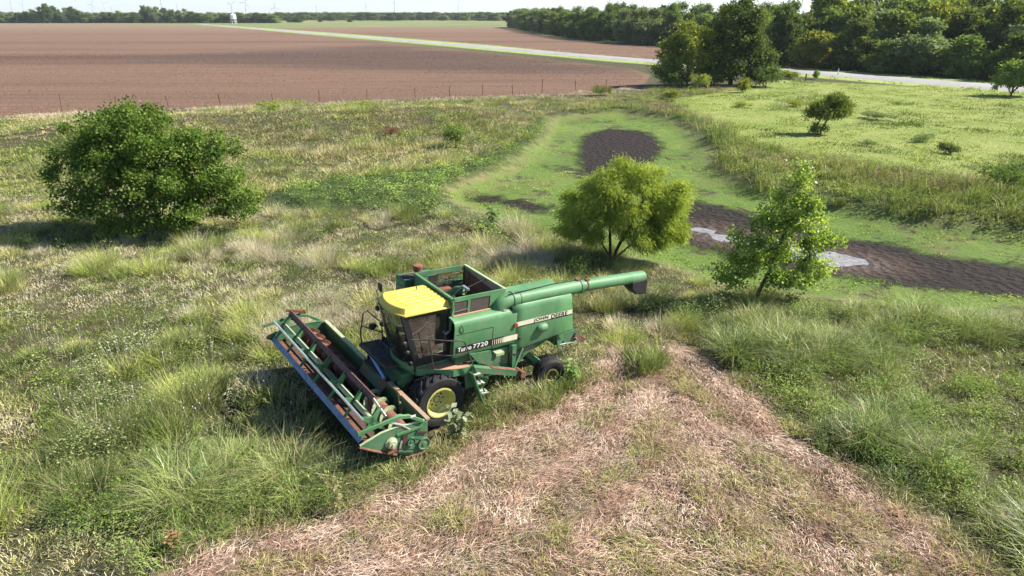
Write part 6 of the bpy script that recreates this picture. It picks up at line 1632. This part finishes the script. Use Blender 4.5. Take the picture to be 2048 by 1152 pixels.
# ------------------------------------------------------------------ fence posts, markers, bin, shed, poles and turbines
pm = MB(); pm.bar((0, 0, 0), (0, 0, 1.5), .06, .03); pm.bar((0, .02, .2), (0, .02, 1.5), .015, .06); pm.box((-.05, -.04, 1.38), (.05, -.015, 1.44))
post_me = pm.mesh('fence_post')
posts = [(-57.5, 79.5), (-51.6, 83.3), (-46.2, 85.0), (-40.9, 86.6), (-35.3, 88.1), (-29.6, 90.1), (-24.4, 92.3), (-18.8, 94.6), (-12.8, 96.8), (-8.4, 98.3), (-4.0, 99.9), (0.1, 101.2), (4.2, 103.1), (9.2, 105.2), (13.7, 107.3)]
for i, (x, y) in enumerate(posts):
    o_ = mesh_obj('fence_post', post_me, RUST); o_.location = (x, y, zg(x, y)); o_.rotation_euler = (random.uniform(-.08, .08), random.uniform(-.1, .1), random.uniform(0, 3))
    s_ = 1.25 if i in (1, 12) else random.uniform(.8, 1.05); o_.scale = (1.2, 1.2, s_)
    tag(o_, {1: 'leaning rusty fence post above the left end of the big bush', 12: 'tallest thin rusty fence post along the field edge, towards the trees'}.get(i, 'thin rusty steel fence post along the near edge of the plowed field'), 'fence post', 'fence posts along the field edge')
o_ = MB().box((-.07, -.03, 0), (.07, .03, 1.3)).box((-.075, -.035, .95), (.075, .035, 1.3)).build('marker_post', WHITE, None); o_.location = (58.2, 132.0, .0)
tag(o_, 'slim white marker post on the verge of the road', 'marker post')
o_ = MB().box((-.12, -.12, 0), (.12, .12, 1.4)).box((-.1, -.1, 1.4), (.1, .1, 1.45)).build('wooden_post', WOOD, None); o_.location = (43.7, 123.5, 0)
tag(o_, 'short dark wooden post beside the road right of the tall dark tree', 'post')
o_ = MB().tube([(0, 0, 0), (0, 0, 1.1)], .12, 8).tube([(0, 0, .9), (0, 0, 1.0)], .14, 8).build('wooden_post', MATS['weathered_post'], None); o_.location = (48.9, 122.8, 0)
tag(o_, 'short grey post near the light green roadside bush', 'post')

bx0, by0 = far_xy(468, 815)
bin_ = empty('hopper_bin', (bx0, by0, 0)); tag(bin_, 'white hopper-bottom grain bin on legs in the far distance', 'grain bin')
MB().lathe([(0.0, 10.4), (.6, 10.3), (2.95, 9.1), (3.05, 9.0), (3.05, 4.9), (2.9, 4.8)], (0, 0, 0), 'z', 24).build('tank', WHITE, bin_)
MB().lathe([(2.9, 4.85), (.5, 2.2), (.45, 1.9)], (0, 0, 0), 'z', 24).build('hopper', GALV, bin_)
for k in range(6):
    a = k * math.pi / 3 + .3; MB().bar((2.9 * math.cos(a), 2.9 * math.sin(a), 0), (2.9 * math.cos(a), 2.9 * math.sin(a), 5.0), .28, .28).build('leg', WHITE, bin_)
MB().lathe([(2.95, 2.5), (3.05, 2.5), (3.05, 2.7), (2.95, 2.7)], (0, 0, 0), 'z', 24, True).build('brace_ring', WHITE, bin_)
sx, sy = far_xy(22, 1000)
shed = empty('farm_shed', (sx, sy, 0)); tag(shed, 'low pale farm shed at the far left edge of the plowed field', 'shed')
MB().prism([(-7, 0), (7, 0), (7, 3.2), (-7, 3.2)], 'y', -4, 4).build('wall', plain('pale_shed_wall', (.45, .42, .38), .8), shed)
MB().prism([(-4.3, 3.2), (0, 5.0), (4.3, 3.2), (4.3, 3.35), (0, 5.2), (-4.3, 3.35)], 'x', -7.3, 7.3).build('roof', plain('grey_shed_roof', (.40, .39, .38), .6), shed)
MB().box((-1.6, -4.06, 0), (1.6, -4.01, 2.7)).build('door', plain('shed_door', (.20, .19, .18), .8), shed)
ux, uy = far_xy(34, 960)
pole = empty('utility_pole', (ux, uy, 0)); tag(pole, 'thin utility pole in front of the far belt of trees at the left', 'utility pole')
MB().tube([(0, 0, 0), (0, 0, 10.5)], [.2, .13], 8).build('pole', WOOD, pole); MB().bar((-1.2, 0, 9.7), (1.2, 0, 9.7), .12, .12).build('crossarm', WOOD, pole)

# wind turbines on the skyline
tw = MB().tube([(0, 0, 0), (0, 0, 80)], [3.0, 1.9], 12).mesh('tower', 40)
na = MB().prism([(-2.5, -1.7), (7, -1.7), (7, 1.2), (5, 1.9), (-2, 1.9)], 'y', -1.7, 1.7)
na.lathe([(0, -2.5), (1.2, -1.5), (1.7, 0)], (-3.0, 0, 0), 'x', 12); na = na.mesh('nacelle', 40)
bl = MB(); prof_b = [(0, 1.2, 1.2), (3, 1.3, 1.0), (8, 2.6, .7), (20, 2.0, .45), (32, 1.3, .3), (40, .4, .1)]
for i, (zz, ch, th) in enumerate(prof_b):
    bl.v += [(-th, -ch * .35, zz), (0, -ch * .6, zz), (th, -ch * .2, zz), (0, ch * .9, zz)]
for i in range(len(prof_b) - 1):
    for j in range(4): bl.f.append((4 * i + j, 4 * i + (j + 1) % 4, 4 * i + 4 + (j + 1) % 4, 4 * i + 4 + j))
bl.f.append((0, 1, 2, 3)); bl.f.append((23, 22, 21, 20)); bl = bl.mesh('blade', 40)
turb = [(27, 4, 5000, 10), (49, 6, 7000, 40), (187, 9, 5600, 25), (212, 7, 5400, 70), (224, 16, 8600, 50), (326, -4, 4200, 15), (357, 11, 5200, 95), (465, 9, 4900, 55), (493, 5, 4700, 25), (551, 14, 5000, 0), (634, 12, 5200, 30), (653, 17, 8800, 80), (733, 11, 5600, 105), (790, 4, 4800, 20), (917, 11, 6000, 0)]
tl = ['faint turbine tower at the far left of the skyline', 'very faint turbine, second from the left edge', 'pale turbine above the left tree belt, left of a close pair', 'pale turbine, the larger of a pair above the left tree belt', 'tiny turbine, the smaller of the pair above the left tree belt', 'turbine above the dense belt with its rotor cut by the top edge', 'turbine with raised blades above the dense belt, right of the cut-off one', 'turbine standing just above the white grain bin', 'turbine just right of the one above the white bin', 'turbine with one blade straight up, second right of the white bin', 'turbine with a level blade above the far green strip', 'tiny far turbine right of the one with the level blade', 'pale turbine above the skyline trees left of the picture middle', 'tall turbine above the skyline trees near the picture middle', 'faintest single turbine left of the dense wood on the right']
for (px, hy_, Y, ph), lb in zip(turb, tl):
    x, y = far_xy(px, Y)
    hub = 10.44 + (27 - hy_) * Y / (1420 * 1.149)
    t_ = empty('wind_turbine', (x, y, 0), (0, 0, rad(100 + (px * 7) % 50))); t_.scale = (1, 1, 1)
    tag(t_, lb, 'wind turbine', 'wind turbines on the skyline')
    s_ = hub / 80
    o_ = mesh_obj('tower', tw, TURBINE, t_); o_.scale = (s_, s_, s_)
    o_ = mesh_obj('nacelle', na, TURBINE, t_); o_.location = (0, 0, hub)
    for k in range(3):
        o_ = mesh_obj('blade', bl, TURBINE, t_); o_.location = (-3.8, 0, hub); o_.rotation_euler = (rad(ph + 120 * k), 0, 0)

# ------------------------------------------------------------------ thin summer haze, one closed box around everything
hz = MB().box((-6600, -20, -2.0), (6600, 9600, 190)).build('haze', None, None, None)
hm = bpy.data.materials.new('haze'); hm.use_nodes = True; hm.node_tree.nodes.clear()
ho = hm.node_tree.nodes.new('ShaderNodeOutputMaterial'); hv = hm.node_tree.nodes.new('ShaderNodeVolumePrincipled')
hv.inputs['Color'].default_value = (0.86, 0.92, 1.0, 1); hv.inputs['Density'].default_value = 0.00008; hv.inputs['Anisotropy'].default_value = 0.2
hm.node_tree.links.new(hv.outputs[0], ho.inputs['Volume']); hz.data.materials.append(hm)
tag(hz, 'thin pale summer haze over the whole landscape', 'haze', kind='stuff')
